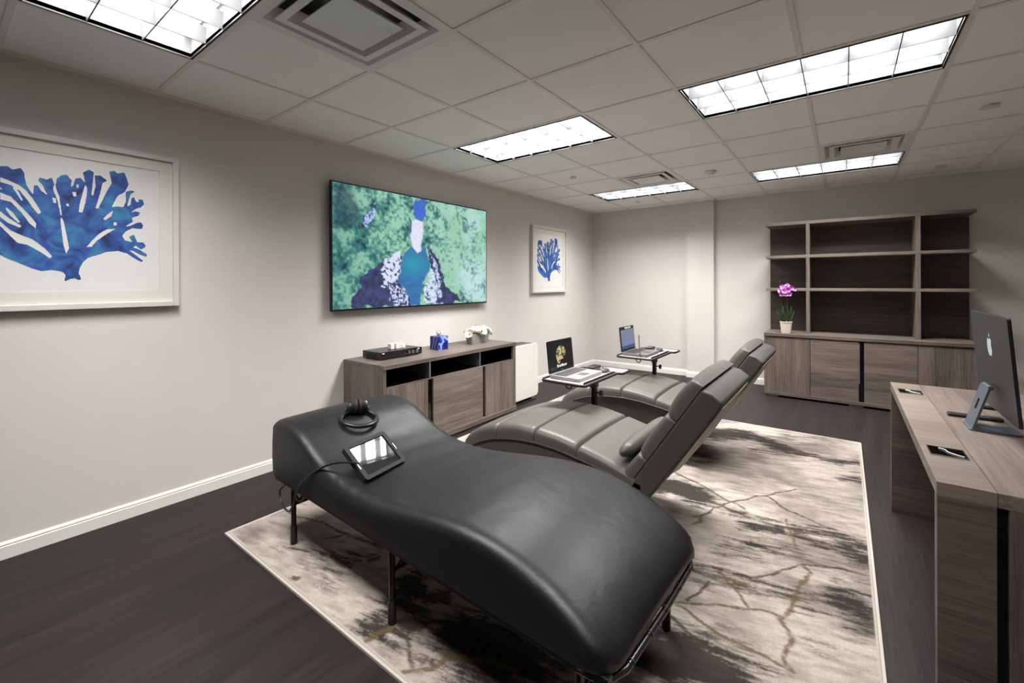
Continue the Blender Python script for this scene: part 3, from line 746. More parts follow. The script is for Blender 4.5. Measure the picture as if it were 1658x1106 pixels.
def build_amp():
    x0, x1, y0, y1, z0 = 0.075, 0.325, 2.172, 2.592, ZC
    r = root('amplifier', (0.2, 2.38, z0), 'flat black audio amplifier with knobs on the console', 'amplifier')
    bxo('case', (x0, x1-0.006, y0, y1, z0+0.008, z0+0.062), black_pl, r, 0.002)
    bxo('front_panel', (x1-0.006, x1, y0-0.002, y1+0.002, z0+0.006, z0+0.064), black_gl, r, 0.001)
    for yy in (y0+0.03, y1-0.03):
        for xx in (x0+0.03, x1-0.03):
            bm = NB(); cyl(bm, (xx, yy, z0), (xx, yy, z0+0.0085), 0.012, 12); obj('foot', bm, black_mt, r)
    for yy, rr in ((2.445, 0.013), (2.485, 0.015), (2.53, 0.015)):
        bm = NB(); cyl(bm, (x1+0.0002, yy, z0+0.036), (x1+0.016, yy, z0+0.036), rr, 20); obj('knob', bm, steel, r, bevel=0.001)
    for yy in (2.405, 2.42):
        bm = NB(); cyl(bm, (x1+0.0002, yy, z0+0.028), (x1+0.006, yy, z0+0.028), 0.004, 10); obj('button', bm, steel, r)
    for yy, w in ((y0+0.02, 0.022), (y1-0.035, 0.02)):
        bm = NB(); box(bm, x1+0.0002, x1+0.0008, yy-w/2, yy+w/2, z0+0.049, z0+0.057); obj('name_plate', bm, white_pl, r)
    bm = NB()
    for k in range(8): box(bm, x0+0.05+k*0.018, x0+0.06+k*0.018, y0-0.0006, y0+0.001, z0+0.02, z0+0.05)
    obj('side_grille', bm, black_mt, r)
build_amp()
r = root('power_adapter', (0.22, 2.42, ZC+0.062), 'white plug adapter block with small modules on top of the amplifier', 'adapter')
bxo('block', (0.19, 0.235, 2.335, 2.375, ZC+0.0625, ZC+0.108), white_pl, r, 0.003)
bxo('socket_block', (0.20, 0.25, 2.378, 2.418, ZC+0.0625, ZC+0.112), white_pl, r, 0.003)
bm = NB(); cyl(bm, (0.225, 2.44, ZC+0.0625), (0.225, 2.44, ZC+0.095), 0.014, 14); cyl(bm, (0.225, 2.44, ZC+0.095), (0.225, 2.44, ZC+0.118), 0.008, 12); obj('plug', bm, white_pl, r)
bm = NB(); box(bm, 0.205, 0.24, 2.458, 2.485, ZC+0.0625, ZC+0.086); cyl(bm, (0.22, 2.466, ZC+0.086), (0.22, 2.466, ZC+0.104), 0.003, 8); cyl(bm, (0.22, 2.478, ZC+0.086), (0.22, 2.478, ZC+0.104), 0.003, 8); obj('plug', bm, white_pl, r)

# tissue box
tb, nt, b = newmat('blue_marbled_card')
tc = N(nt, 'ShaderNodeTexCoord'); wv = N(nt, 'ShaderNodeTexWave'); wv.inputs['Scale'].default_value = 7; wv.inputs['Distortion'].default_value = 9; wv.inputs['Detail'].default_value = 2; wv.inputs['Detail Scale'].default_value = 1.2
nt.links.new(tc.outputs['Object'], wv.inputs['Vector'])
cr = N(nt, 'ShaderNodeValToRGB'); e = cr.color_ramp.elements; e[0].position = 0.0; e[0].color = srgb(14, 22, 84); e[1].position = 1; e[1].color = srgb(150, 170, 226)
q = e.new(0.7); q.color = srgb(20, 44, 150); q = e.new(0.9); q.color = srgb(30, 62, 176)
nt.links.new(wv.outputs['Fac'], cr.inputs[0]); nt.links.new(cr.outputs[0], b.inputs['Base Color']); b.inputs['Roughness'].default_value = 0.3
r = root('tissue_box', (0.245, 2.876, ZC), 'cube shaped blue marbled tissue box with white tissue on the console', 'tissue box')
bxo('box', (0.185, 0.305, 2.816, 2.936, ZC, ZC+0.125), tb, r, 0.003)
bm = NB(); random.seed(3)
for k in range(5):
    a = k*1.3; pts = []
    vs0 = []; vs1 = []; vs2 = []
    for q in range(6):
        t = (q/5-0.5); wx = t*0.05
        vs0.append(bm.verts.new((0.245+math.cos(a)*wx*0.6+0.004*k-0.01, 2.876+math.sin(a)*wx*0.6, ZC+0.124)))
        vs1.append(bm.verts.new((0.245+math.cos(a)*wx+0.01*math.sin(q*2+k), 2.876+math.sin(a)*wx+0.01*math.cos(q*2+k), ZC+0.15)))
        vs2.append(bm.verts.new((0.245+math.cos(a)*wx*1.5+0.006*math.sin(q*3+k), 2.876+math.sin(a)*wx*1.5+0.006*math.cos(q*3), ZC+0.165+0.012*math.sin(q*1.7+k*2))))
    for q in range(5):
        bm.faces.new((vs0[q], vs0[q+1], vs1[q+1], vs1[q])); bm.faces.new((vs1[q], vs1[q+1], vs2[q+1], vs2[q]))
obj('tissue', bm, plain('tissue_paper', srgb(246, 244, 242), 0.8), r, smooth=True)

# flower planter
petal_w = plain('white_petal', srgb(244, 240, 226), 0.6); stone = plain('grey_stone', srgb(134, 134, 128), 0.8, bump=0.4, bscale=90, var=0.2)
leaf_g = plain('dark_green_leaf', srgb(52, 84, 44), 0.4, var=0.3)
def petal(bm, c, axis, side, L, Wd, cup, n=5, m=4):
    """curved petal starting at c, growing along axis, curling by cup about side"""
    axis = Vector(axis).normalized(); side = Vector(side).normalized(); nrm = axis.cross(side).normalized()
    grid = []
    for i in range(n+1):
        t = i/n; w = Wd*math.sin(PI*min(1, 0.12+0.82*t))**0.7
        ang = cup*t
        ctr = Vector(c)+axis*(L*math.sin(ang)/cup if abs(cup) > 1e-3 else L*t)+nrm*(L*(1-math.cos(ang))/cup if abs(cup) > 1e-3 else 0)
        row = []
        for j in range(m+1):
            s = (j/m-0.5)*2
            row.append(bm.verts.new(ctr+side*(w*s*0.5)+nrm*(w*0.12*s*s)))
        grid.append(row)
    for i in range(n):
        for j in range(m): bm.faces.new((grid[i][j], grid[i][j+1], grid[i+1][j+1], grid[i+1][j]))
def rose(bm, c, rad, up=(0, 0, 1)):
    up = Vector(up).normalized(); a0 = up.orthogonal().normalized()
    for ring, (nn, open_, ln) in enumerate(((3, 0.15, 0.75), (5, 0.5, 0.9), (6, 0.95, 1.05))):
        for k in range(nn):
            q = Matrix.Rotation(2*PI*k/nn+ring*0.5+random.random()*0.3, 3, up)
            out = q @ a0; side = up.cross(out)
            d = (up*math.cos(open_)+out*math.sin(open_)).normalized()
            petal(bm, Vector(c)+out*rad*0.12, d, side, rad*ln, rad*1.0, -0.9 if ring < 2 else 0.5)
def build_planter():
    x0, x1, y0, y1 = 0.205, 0.305, 3.275, 3.54
    r = root('flower_planter', ((x0+x1)/2, (y0+y1)/2, ZC), 'grey stone trough of white flowers on the right end of the console', 'flower arrangement')
    bm = NB()
    n = 24; cx, cy, hx, hy = (x0+x1)/2, (y0+y1)/2, (x1-x0)/2, (y1-y0)/2
    pts = rrect(-hx, hx, -hy, hy, 0.02, 4); m = len(pts); rows = []
    def top(y): return 0.085+0.022*math.cos((y/hy)*PI*1.0)*-1
    for sc, zf in ((0.93, 0.0), (1.0, 0.5), (1.0, 1.0), (0.9, 1.0), (0.9, 0.6)):
        rows.append([bm.verts.new((cx+p[0]*sc, cy+p[1]*sc, ZC+top(p[1])*zf)) for p in pts])
    for a, b_ in zip(rows, rows[1:]):
        for k in range(m): bm.faces.new((a[k], a[(k+1)%m], b_[(k+1)%m], b_[k]))
    bm.faces.new(rows[0][::-1]); bm.faces.new(rows[-1])
    obj('trough', bm, stone, r, smooth=True, autosm=40)
    random.seed(11)
    for dx, dy, dz, rad, up in ((0, -0.125, 0.105, 0.042, (0.5, -0.8, 0.5)), (0.01, -0.06, 0.125, 0.05, (0.5, -0.2, 1)), (0.03, 0.0, 0.115, 0.056, (0.9, 0, 0.8)), (-0.02, 0.03, 0.14, 0.05, (-0.2, 0.1, 1)),
                                (0.01, 0.085, 0.13, 0.052, (0.5, 0.4, 1)), (0.02, 0.135, 0.105, 0.042, (0.5, 0.9, 0.5)), (-0.03, -0.1, 0.12, 0.042, (-0.5, -0.3, 0.8)), (-0.03, 0.11, 0.12, 0.04, (-0.5, 0.3, 0.8))):
        bm = NB(); rose(bm, (cx+dx, cy+dy, ZC+dz-0.012), rad*1.25, up); obj('flower', bm, petal_w, r, smooth=True)
    bm = NB()
    for k in range(12):
        a = random.random()*6.28; p = Vector((cx+random.uniform(-0.03, 0.03), cy+random.uniform(-0.1, 0.1), ZC+0.07))
        petal(bm, p, (math.cos(a)*0.7, math.sin(a)*0.7, 0.8), (-math.sin(a), math.cos(a), 0), 0.075, 0.025, 0.6)
    obj('foliage', bm, leaf_g, r, smooth=True)
build_planter()

# air purifier
def build_purifier():
    y0, y1, x0, x1 = 3.79, 4.285, 0.19, 0.42
    r = root('air_purifier', (0.3, 4.04, 0), 'white air purifier with rounded front standing right of the console', 'air purifier')
    bm = NB(); prism(bm, rrect(y0+0.02, y1-0.02, 0.03, 0.63, 0.05), 'x', x0, x1-0.022); obj('body', bm, plain('purifier_grey', srgb(150, 148, 146), 0.5), r, smooth=True, autosm=35)
    bm = NB(); prism(bm, rrect(y0, y1, 0.035, 0.642, 0.055, 8), 'x', x1-0.02, x1); obj('front_panel', bm, white_pl, r, bevel=0.006)
    bm = NB(); box(bm, x0+0.02, x1-0.03, y0+0.05, y1-0.05, 0.63, 0.6385)
    for k in range(9): box(bm, x0+0.025, x1-0.09, y0+0.06+k*0.04, y0+0.08+k*0.04, 0.6387, 0.6405)
    obj('control_panel', bm, plain('dark_grille', srgb(92, 90, 88), 0.5), r)
    bm = NB(); box(bm, x0+0.01, x1+0.01, y0+0.0, y1-0.06, 0.0, 0.012); box(bm, x0+0.03, x1-0.04, y0+0.05, y1-0.08, 0.012, 0.03); obj('base', bm, black_pl, r, bevel=0.003)
build_purifier()

# ================================================================== LOUNGERS
def cushion(bm, pts_b, pts_t, yc, hw_, crown=0.014, er=0.035, nx=24, ny=26, endr=0.06, hm=0.5):
    """padded block: bottom curve and top curve (x,z) sampled by the same parameter, across y"""
    def samp(P, t):
        P = [Vector((a, 0, b_)) for a, b_ in P]
        L = [0]
        for a, b_ in zip(P, P[1:]): L.append(L[-1]+(b_-a).length)
        s = t*L[-1]
        for k in range(len(P)-1):
            if s <= L[k+1]+1e-9:
                f = (s-L[k])/(L[k+1]-L[k]+1e-9); return P[k].lerp(P[k+1], f)
        return P[-1]
    def seq(n, r):
        o = []
        for k in range(n+1):
            t = k/n; o.append(0.5-0.5*math.cos(PI*t)*(0.55+0.45*abs(math.cos(PI*t))))
        return o
    us = seq(nx, 0); vs = seq(ny, 0)
    top = []; bot = []
    for u in us:
        B, Tp = samp(pts_b, u), samp(pts_t, u)
        eu = min(u, 1-u)/endr; eu = 1 if eu >= 1 else math.sqrt(max(0, 1-(1-eu)**2))
        rt, rb = [], []
        for v in vs:
            y = (v-0.5)*2; ev = (1-abs(y))*hw_/er; ev = 1 if ev >= 1 else math.sqrt(max(0, 1-(1-ev)**2))
            k = 0.45+0.55*min(eu, 1)*1.0
            h = (hm+(1-hm)*eu)*(hm+(1-hm)*ev)
            d = Tp-B; n_ = d.normalized()
            P = B + d*h + n_*crown*(1-y*y)*eu
            yy = yc+y*hw_*(1 - 0.012*(1-eu))
            rt.append(bm.verts.new((P.x, yy, P.z)))
            rb.append(bm.verts.new((B.x, yy, B.z)))
        top.append(rt); bot.append(rb)
    for i in range(nx):
        for j in range(ny):
            bm.faces.new((top[i][j], top[i][j+1], top[i+1][j+1], top[i+1][j]))
            bm.faces.new((bot[i][j], bot[i+1][j], bot[i+1][j+1], bot[i][j+1]))
    for i in range(nx):
        bm.faces.new((top[i][0], top[i+1][0], bot[i+1][0], bot[i][0])); bm.faces.new((top[i][ny], bot[i][ny], bot[i+1][ny], top[i+1][ny]))
    for j in range(ny):
        bm.faces.new((top[0][j], bot[0][j], bot[0][j+1], top[0][j+1])); bm.faces.new((top[nx][j], top[nx][j+1], bot[nx][j+1], bot[nx][j]))

SB = smoothtab([(1.345, .275), (1.40, .318), (1.47, .355), (1.57, .392), (1.73, .422), (1.88, .432), (2.02, .425), (2.13, .408), (2.25, .388), (2.42, .352), (2.55, .32)], 120, 4)
ST = smoothtab([(1.325, .325), (1.37, .378), (1.43, .415), (1.51, .449), (1.60, .476), (1.73, .497), (1.88, .502), (2.016, .491), (2.13, .470), (2.23, .448), (2.31, .428), (2.40, .40), (2.55, .36)], 120, 4)
def make_lounger(yc, label):
    hw_ = 0.345
    r = root('recliner_lounger', (2.05, yc, 0), label, 'lounger', 'grey leather recliner loungers')
    # arched base shell following the seat
    xs = np.linspace(1.37, 2.37, 30)
    up = [(x, interp(SB, x)+0.004) for x in xs]; lo = [(x, max(0.10, interp(SB, x)-0.155-0.03*math.sin((x-1.37)/1.15*PI))) for x in xs]
    lo[0] = (1.385, interp(SB, 1.37)-0.055)
    bm = NB(); prism(bm, up+lo[::-1], 'y', yc-hw_+0.012, yc+hw_-0.012); obj('seat_shell', bm, leather_dk, r, bevel=0.008)
    bm = NB(); prism(bm, [(1.68, 0.0155), (2.30, 0.0155), (2.28, 0.22), (1.90, 0.255), (1.72, 0.24)], 'y', yc-hw_+0.13, yc+hw_-0.13); obj('pedestal', bm, black_mt, r, bevel=0.01)
    cuts = [1.335, 1.60, 1.868, 2.137, 2.52]
    for a, b_ in zip(cuts, cuts[1:]):
        g = 0.0015
        pb = [(x, interp(SB, x)+0.003) for x in np.linspace(a+g, b_-g, 14)]; pt = [(x, interp(ST, x)+0.008) for x in np.linspace(a+g, b_-g, 14)]
        if a == 1.335: pt[0] = (1.325, 0.325); pb[0] = (1.34, 0.275)
        bm = NB(); cushion(bm, pb, pt, yc, hw_); obj('seat_cushion', bm, leather_gr, r, smooth=True, autosm=60)
    # welt between cushion and shell
    for s in (-1, 1):
        bm = NB(); tube(bm, [(x, yc+s*(hw_-0.003), interp(SB, x)+0.004) for x in np.linspace(1.35, 2.36, 26)], 0.006, 8)
        obj('welt', bm, leather_dk, r, smooth=True)
    # backrest: along d, thickness towards rear
    p0 = Vector((2.405, 0, 0.33)); d = Vector((0.547, 0, 0.837)); n_ = Vector((0.837, 0, -0.547))
    L = 0.648
    f0 = p0+n_*0.006+d*-0.14
    sh = [p0+n_*-0.050+d*-0.13, p0+n_*-0.050+d*-0.02, p0+n_*0.006+d*0.04, p0+n_*0.006+d*(L-0.012), p0+n_*0.05+d*(L+0.004), p0+n_*0.108+d*L, p0+n_*0.112+d*(L-0.05), p0+n_*0.112+d*0.06, p0+n_*0.10+d*-0.06, f0+n_*0.03]
    bm = NB(); prism(bm, [(q.x, q.z) for q in sh], 'y', yc-hw_, yc+hw_); obj('backrest_shell', bm, leather_dk, r, bevel=0.014, segs=3)
    q0, q1 = p0+n_*0.1125+d*0.20, p0+n_*0.1125+d*(L-0.03)
    bm = NB(); prism(bm, [(q.x, q.z) for q in (q0, q1, q1+n_*0.006, q0+d*0.06+n_*0.020)], 'y', yc-hw_+0.02, yc+hw_-0.02)
    obj('rear_panel', bm, plain('tan_lining', srgb(176, 164, 148), 0.6, bump=0.3, bscale=300), r, bevel=0.006)
    for a, b_, th in ((-0.075, 0.190, 0.050), (0.192, 0.438, 0.054), (0.440, L+0.004, 0.060)):
        pb, pt = [], []
        for k in range(12):
            t = k/11; s = a+(b_-a)*t
            Bp = p0+n_*0.005+d*s
            if th > 0.057: tt = th*(0.9+0.2*math.sin(PI*min(1, t*1.05)))
            else: tt = th*(0.95+0.15*math.sin(PI*t))
            Tp = Bp-n_*tt
            pb.append((Bp.x, Bp.z)); pt.append((Tp.x, Tp.z))
        bm = NB(); cushion(bm, pb, pt, yc, hw_-0.003, crown=0.012, er=0.035, hm=0.45); obj('head_cushion' if th > 0.057 else 'back_cushion', bm, leather_gr, r, smooth=True, autosm=60)
    # leather cap over the top end
    return r
Y1L, Y2L = 2.395, 3.605
make_lounger(Y1L, 'grey leather recliner lounger with a small bolster, right behind the black massage table')
make_lounger(Y2L, 'grey leather recliner lounger farther away, behind the other recliner')
# lumbar bolster on the nearer lounger
bm = NB()
nseg, nr = 26, 20
rings = []
for i in range(nseg+1):
    t = i/nseg; e_ = abs(2*t-1); s = (1-e_**5)**0.5 if e_ < 1 else 0.0
    s = max(s, 0.05)
    y = 2.07+t*0.64
    puck = 1+0.03*math.sin(9*t*PI)*(1 if e_ > 0.6 else 0.2)
    row = []
    for k in range(nr):
        a = 2*PI*k/nr
        lx, lz = math.cos(a)*0.046*s*puck, math.sin(a)*0.058*s*puck
        row.append(bm.verts.new((2.385+lx*0.837+lz*0.45, y, 0.490+lz*0.82-lx*0.3)))
    rings.append(row)
for i in range(nseg):
    for k in range(nr): bm.faces.new((rings[i][k], rings[i][(k+1)%nr], rings[i+1][(k+1)%nr], rings[i+1][k]))
bm.faces.new(rings[0][::-1]); bm.faces.new(rings[-1])
tag(obj('lumbar_pillow', bm, leather_gr, smooth=True), 'grey leather bolster pillow lying across the seat against the nearer backrest', 'pillow')

# ================================================================== BLACK MASSAGE TABLE
def build_bed():
    r = root('massage_table', (0.852, 1.078, 0), 'long wavy black vinyl massage table with steel legs in the foreground', 'massage table', rz=R(-2.2))
    Lb, Wb, zb = 1.950, 0.735, 0.341
    prof = smoothtab([(0, .60), (.04, .622), (.12, .630), (.2, .625), (.3, .600), (.4, .555), (.5, .512), (.63, .480), (.78, .467), (.95, .477), (1.1, .500), (1.25, .524), (1.4, .540), (1.53, .541), (1.65, .525), (1.76, .492), (1.85, .448), (1.92, .40), (1.955, .362)], 240, 10)
    er = 0.05
    us = list(np.linspace(0, 1, 91))
    bm = NB()
    # side section: t across with rounded shoulders
    ts = [0, 0.004, 0.012, 0.024, 0.038, 0.055]
    mid = list(np.linspace(0.09, Wb-0.09, 12))
    T_ = ts+mid+[Wb-t for t in ts[::-1]]
    rows = []
    for u in us:
        s = u*Lb; zt = interp(prof, s)
        e0 = min(1, s/0.05); e0 = math.sqrt(max(0, 1-(1-e0)**2))
        row = []
        for t in T_:
            dd = min(t, Wb-t)
            k = min(1, dd/er); z = zt-er*0.8*(1-math.sqrt(max(0, 1-(1-k)**2)))
            z += 0.010*math.sin(PI*t/Wb)
            z -= 0.045*(1-e0)
            # vinyl puckers pulled along the waist
            wz = 0.0018*math.sin(s*95+3*math.sin(s*13))*math.exp(-((dd-0.03)/0.03)**2)*math.exp(-((s-0.75)/0.28)**2)
            z += wz
            # corner rounding in plan
            cr_ = 0.085 if s > 1 else 0.05
            sx = s; ty = t
            if s > Lb-cr_ and dd < cr_:
                ax, ay = (s-(Lb-cr_))/cr_, 1-dd/cr_
                l = math.hypot(ax, ay)
                if l > 1: f = 1/l; sx = Lb-cr_+ax*f*cr_; nd = cr_*(1-ay*f); ty = nd if t < Wb/2 else Wb-nd
            if s < cr_ and dd < cr_:
                ax, ay = 1-s/cr_, 1-dd/cr_
                l = math.hypot(ax, ay)
                if l > 1: f = 1/l; sx = cr_*(1-ax*f); nd = cr_*(1-ay*f); ty = nd if t < Wb/2 else Wb-nd
            row.append(bm.verts.new((sx, ty, z)))
        rows.append(row)
    n = len(T_)
    for i in range(len(us)-1):
        for j in range(n-1): bm.faces.new((rows[i][j], rows[i+1][j], rows[i+1][j+1], rows[i][j+1]))
    loop = [rows[i][0] for i in range(len(us))]+[rows[-1][j] for j in range(1, n)]+[rows[i][-1] for i in range(len(us)-2, -1, -1)]+[rows[0][j] for j in range(n-2, 0, -1)]
    prev = loop
    for f in (0.25, 0.6, 1.0):
        cur = []
        for v in loop:
            bx, by = v.co.x, v.co.y
            out = 0.004*math.sin(PI*f)
            ox = -out if bx < 0.01 else (out if bx > Lb-0.01 else 0); oy = -out if by < 0.01 else (out if by > Wb-0.01 else 0)
            cur.append(bm.verts.new((bx+ox, by+oy, v.co.z+(zb-v.co.z)*f)))
        m = len(loop)
        for k in range(m): bm.faces.new((prev[k], prev[(k+1)%m], cur[(k+1)%m], cur[k]))
        prev = cur
    bm.faces.new(prev)
    obj('padded_top', bm, leather_bk, r, local=True, smooth=True, autosm=70)
    # steel frame under the pad
    bm = NB()
    for a in ((0.02, Lb-0.012, 0.018, 0.043), (0.02, Lb-0.012, Wb-0.043, Wb-0.018), (0.02, 0.045, 0.043, Wb-0.043)): box(bm, a[0], a[1], a[2], a[3], zb-0.032, zb-0.002)
    for xx in (0.5, 0.98, 1.45): box(bm, xx, xx+0.03, 0.043, Wb-0.043, zb-0.030, zb-0.004)
    obj('frame', bm, black_st, r, local=True, bevel=0.002)
    bm = NB()
    pts = [(Lb-0.10, 0.02, zb-0.022), (Lb-0.06, 0.024, zb-0.022), (Lb-0.02, 0.05, zb-0.024), (Lb-0.002, 0.10, zb-0.024), (Lb+0.002, Wb/2, zb-0.024), (Lb-0.002, Wb-0.10, zb-0.024), (Lb-0.02, Wb-0.05, zb-0.022), (Lb-0.06, Wb-0.024, zb-0.022), (Lb-0.10, Wb-0.02, zb-0.022)]
    tube(bm, pts, 0.0105, 12); obj('end_rail', bm, plain('dark_rail', srgb(72, 72, 74), 0.25, metal=0.8), r, local=True, smooth=True)
    for yy in np.linspace(0.12, Wb-0.12, 5):
        bm = NB(); tube(bm, [(Lb-0.02, yy, zb-0.001), (Lb+0.012, yy, zb-0.008), (Lb+0.013, yy, zb-0.020)], 0.0018, 6); obj('rail_hook', bm, black_st, r, local=True)
    for xx in (0.175, 1.005, 1.84):
        for s in (0, 1):
            yy = 0.045 if s == 0 else Wb-0.045
            bm = NB(); cyl(bm, (xx, yy, 0.09), (xx, yy, zb-0.003), 0.0125, 14); lg = obj('leg', bm, black_st, r, local=True, smooth=True, autosm=40)
            bm = NB(); cyl(bm, (xx, yy, 0.0145), (xx, yy, 0.105), 0.0165, 14); obj('leg_sleeve', bm, black_pl, lg, local=True, smooth=True, autosm=40)
        bm = NB(); tube(bm, [(xx, 0.045, 0.215), (xx, Wb-0.045, 0.215)], 0.011, 10); obj('crossbar', bm, black_st, r, local=True, smooth=True)
        for s in (0, 1):
            yy = 0.045 if s == 0 else Wb-0.045; y2 = 0.20 if s == 0 else Wb-0.20
            bm = NB(); tube(bm, [(xx, yy, 0.20), (xx, y2, zb-0.01)], 0.007, 8); obj('brace', bm, black_st, r, local=True, smooth=True)
build_bed()

# headphones (lying on the raised end), built in a tilted local frame
def build_headphones():
    r = root('headphones', (1.165, 1.40, 0.607), 'black over-ear headphones lying on the raised end of the black table', 'headphones')
    Mx = Matrix.Rotation(R(12), 4, 'Y') @ Matrix.Rotation(R(69), 4, 'Z')
    def fin(name, bm, mat, **k):
        bmesh.ops.transform(bm, matrix=Mx, verts=bm.verts); return obj(name, bm, mat, r, local=True, **k)
    # band: loop from cup to cup lying down
    pts = [(0.030*math.cos(0), 0, 0)]
    pts = []
    for k in range(25):
        a = R(118+(422-118)*k/24)
        pts.append((0.092*math.cos(a), 0.082*math.sin(a)-0.03, 0.006+0.012*max(0, math.sin(a))))
    bm = NB(); tube(bm, pts, 0.0105, 10); fin('headband', bm, black_pl, smooth=True)
    bm = NB(); tube(bm, [(p[0]*0.93, (p[1]+0.03)*0.93-0.03, p[2]+0.006) for p in pts[6:19]], 0.009, 8); fin('band_padding', bm, black_mt, smooth=True)
    for s in (-1, 1):
        cx = s*0.026; cy, cz = 0.050, 0.042
        bm = NB(); tube(bm, [(cx-s*0.002, cy, cz), (cx+s*0.012, cy, cz), (cx+s*0.013, cy, cz), (cx+s*0.022, cy, cz), (cx+s*0.026, cy, cz)], 0.038, 24, taper=[1, 1, 0.93, 0.88, 0.6]); fin('ear_cup', bm, black_pl, smooth=True, autosm=50)
        bm = NB(); tube(bm, [(cx-s*0.025, cy, cz), (cx-s*0.021, cy, cz), (cx-s*0.009, cy, cz), (cx-s*0.0035, cy, cz)], 0.041, 24, taper=[0.82, 1, 1, 0.9]); fin('ear_pad', bm, black_mt, smooth=True, autosm=50)
        bm = NB(); tube(bm, [(s*0.046, 0.030, 0.012), (s*0.060, 0.040, 0.026), (s*0.056, 0.050, 0.042)], 0.006, 8); fin('yoke', bm, black_pl, smooth=True)
build_headphones()

# tablet in rugged case leaning back
def build_tablet():
    A = Vector((1.628, 1.128, 0.484)); B = Vector((1.592, 1.372, 0.486))
    ex = (B-A).normalized(); up = Vector((-0.785, -0.03, 0.62)).normalized(); up = (up-ex*up.dot(ex)).normalized(); nz = ex.cross(up).normalized()
    if nz.x < 0: nz = -nz
    w, h = (B-A).length, 0.188
    M = Matrix(((ex.x, up.x, nz.x, A.x), (ex.y, up.y, nz.y, A.y), (ex.z, up.z, nz.z, A.z), (0, 0, 0, 1)))
    r = root('tablet', tuple((A+B)/2), 'tablet in a rugged black case leaning upright on the black table', 'tablet')
    def fin(name, bm, mat, **k):
        bmesh.ops.transform(bm, matrix=M, verts=bm.verts); return obj(name, bm, mat, r, **k)
    bm = NB(); prism(bm, rrect(0, w, 0, h, 0.014), 'z', -0.018, 0.0); fin('case_back', bm, black_mt, bevel=0.003)
    bm = NB(); o = rrect(0, w, 0, h, 0.014, 6); i_ = rrect(0.022, w-0.022, 0.018, h-0.018, 0.004, 6)
    for za, zb_ in ((0.0, 0.008),):
        vo = [bm.verts.new((p[0], p[1], zb_)) for p in o]; vi = [bm.verts.new((p[0], p[1], zb_)) for p in i_]; wo = [bm.verts.new((p[0], p[1], za)) for p in o]; wi = [bm.verts.new((p[0], p[1], za-0.003)) for p in i_]
        m = len(o)
        for k in range(m):
            bm.faces.new((vo[k], vo[(k+1)%m], vi[(k+1)%m], vi[k])); bm.faces.new((vo[k], wo[k], wo[(k+1)%m], vo[(k+1)%m])); bm.faces.new((vi[k], vi[(k+1)%m], wi[(k+1)%m], wi[k]))
    fin('case_rim', bm, black_mt)
    bm = NB(); box(bm, 0.022, w-0.022, 0.018, h-0.018, 0.0002, 0.002); fin('screen', bm, plain('tablet_glass', srgb(30, 30, 32), 0.03, spec=0.7))
    bm = NB(); box(bm, w-0.012, w-0.008, h*0.38, h*0.55, 0.0082, 0.012); box(bm, 0.006, 0.010, h*0.3, h*0.5, 0.0082, 0.010); fin('bumper', bm, steel)
    bm = NB(); tube(bm, [M.inverted() @ Vector((1.52, 1.21, 0.54)), M.inverted() @ Vector((1.455, 1.22, 0.505)), M.inverted() @ Vector((1.452, 1.225, 0.497))], 0.005, 8); fin('kickstand', bm, black_pl)
build_tablet()
bm = NB()
cpts = [(1.585, 1.120, 0.555), (1.50, 1.100, 0.545), (1.42, 1.075, 0.522), (1.33, 1.052, 0.470), (1.25, 1.042, 0.405), (1.20, 1.040, 0.345), (1.17, 1.045, 0.29), (1.12, 1.05, 0.232), (1.05, 1.06, 0.222), (0.99, 1.07, 0.245), (0.975, 1.075, 0.285), (1.01, 1.09, 0.315), (1.06, 1.10, 0.30), (1.12, 1.10, 0.262), (1.17, 1.11, 0.30)]
cc = bpy.data.curves.new('c', 'CURVE')
def smooth_path(p, n=6):
    p = [Vector(q) for q in p]; out = []
    for i in range(len(p)-1):
        a, b_, c_, d_ = p[max(i-1, 0)], p[i], p[i+1], p[min(i+2, len(p)-1)]
        for k in range(n):
            t = k/n; out.append(0.5*((2*b_)+(-a+c_)*t+(2*a-5*b_+4*c_-d_)*t*t+(-a+3*b_-3*c_+d_)*t**3))
    out.append(p[-1]); return out
bpy.data.curves.remove(cc)
tube(bm, smooth_path(cpts), 0.0048, 8)
tag(obj('cable', bm, black_pl, smooth=True), 'thin black cable running from the tablet down to a loop at the table leg', 'cable')

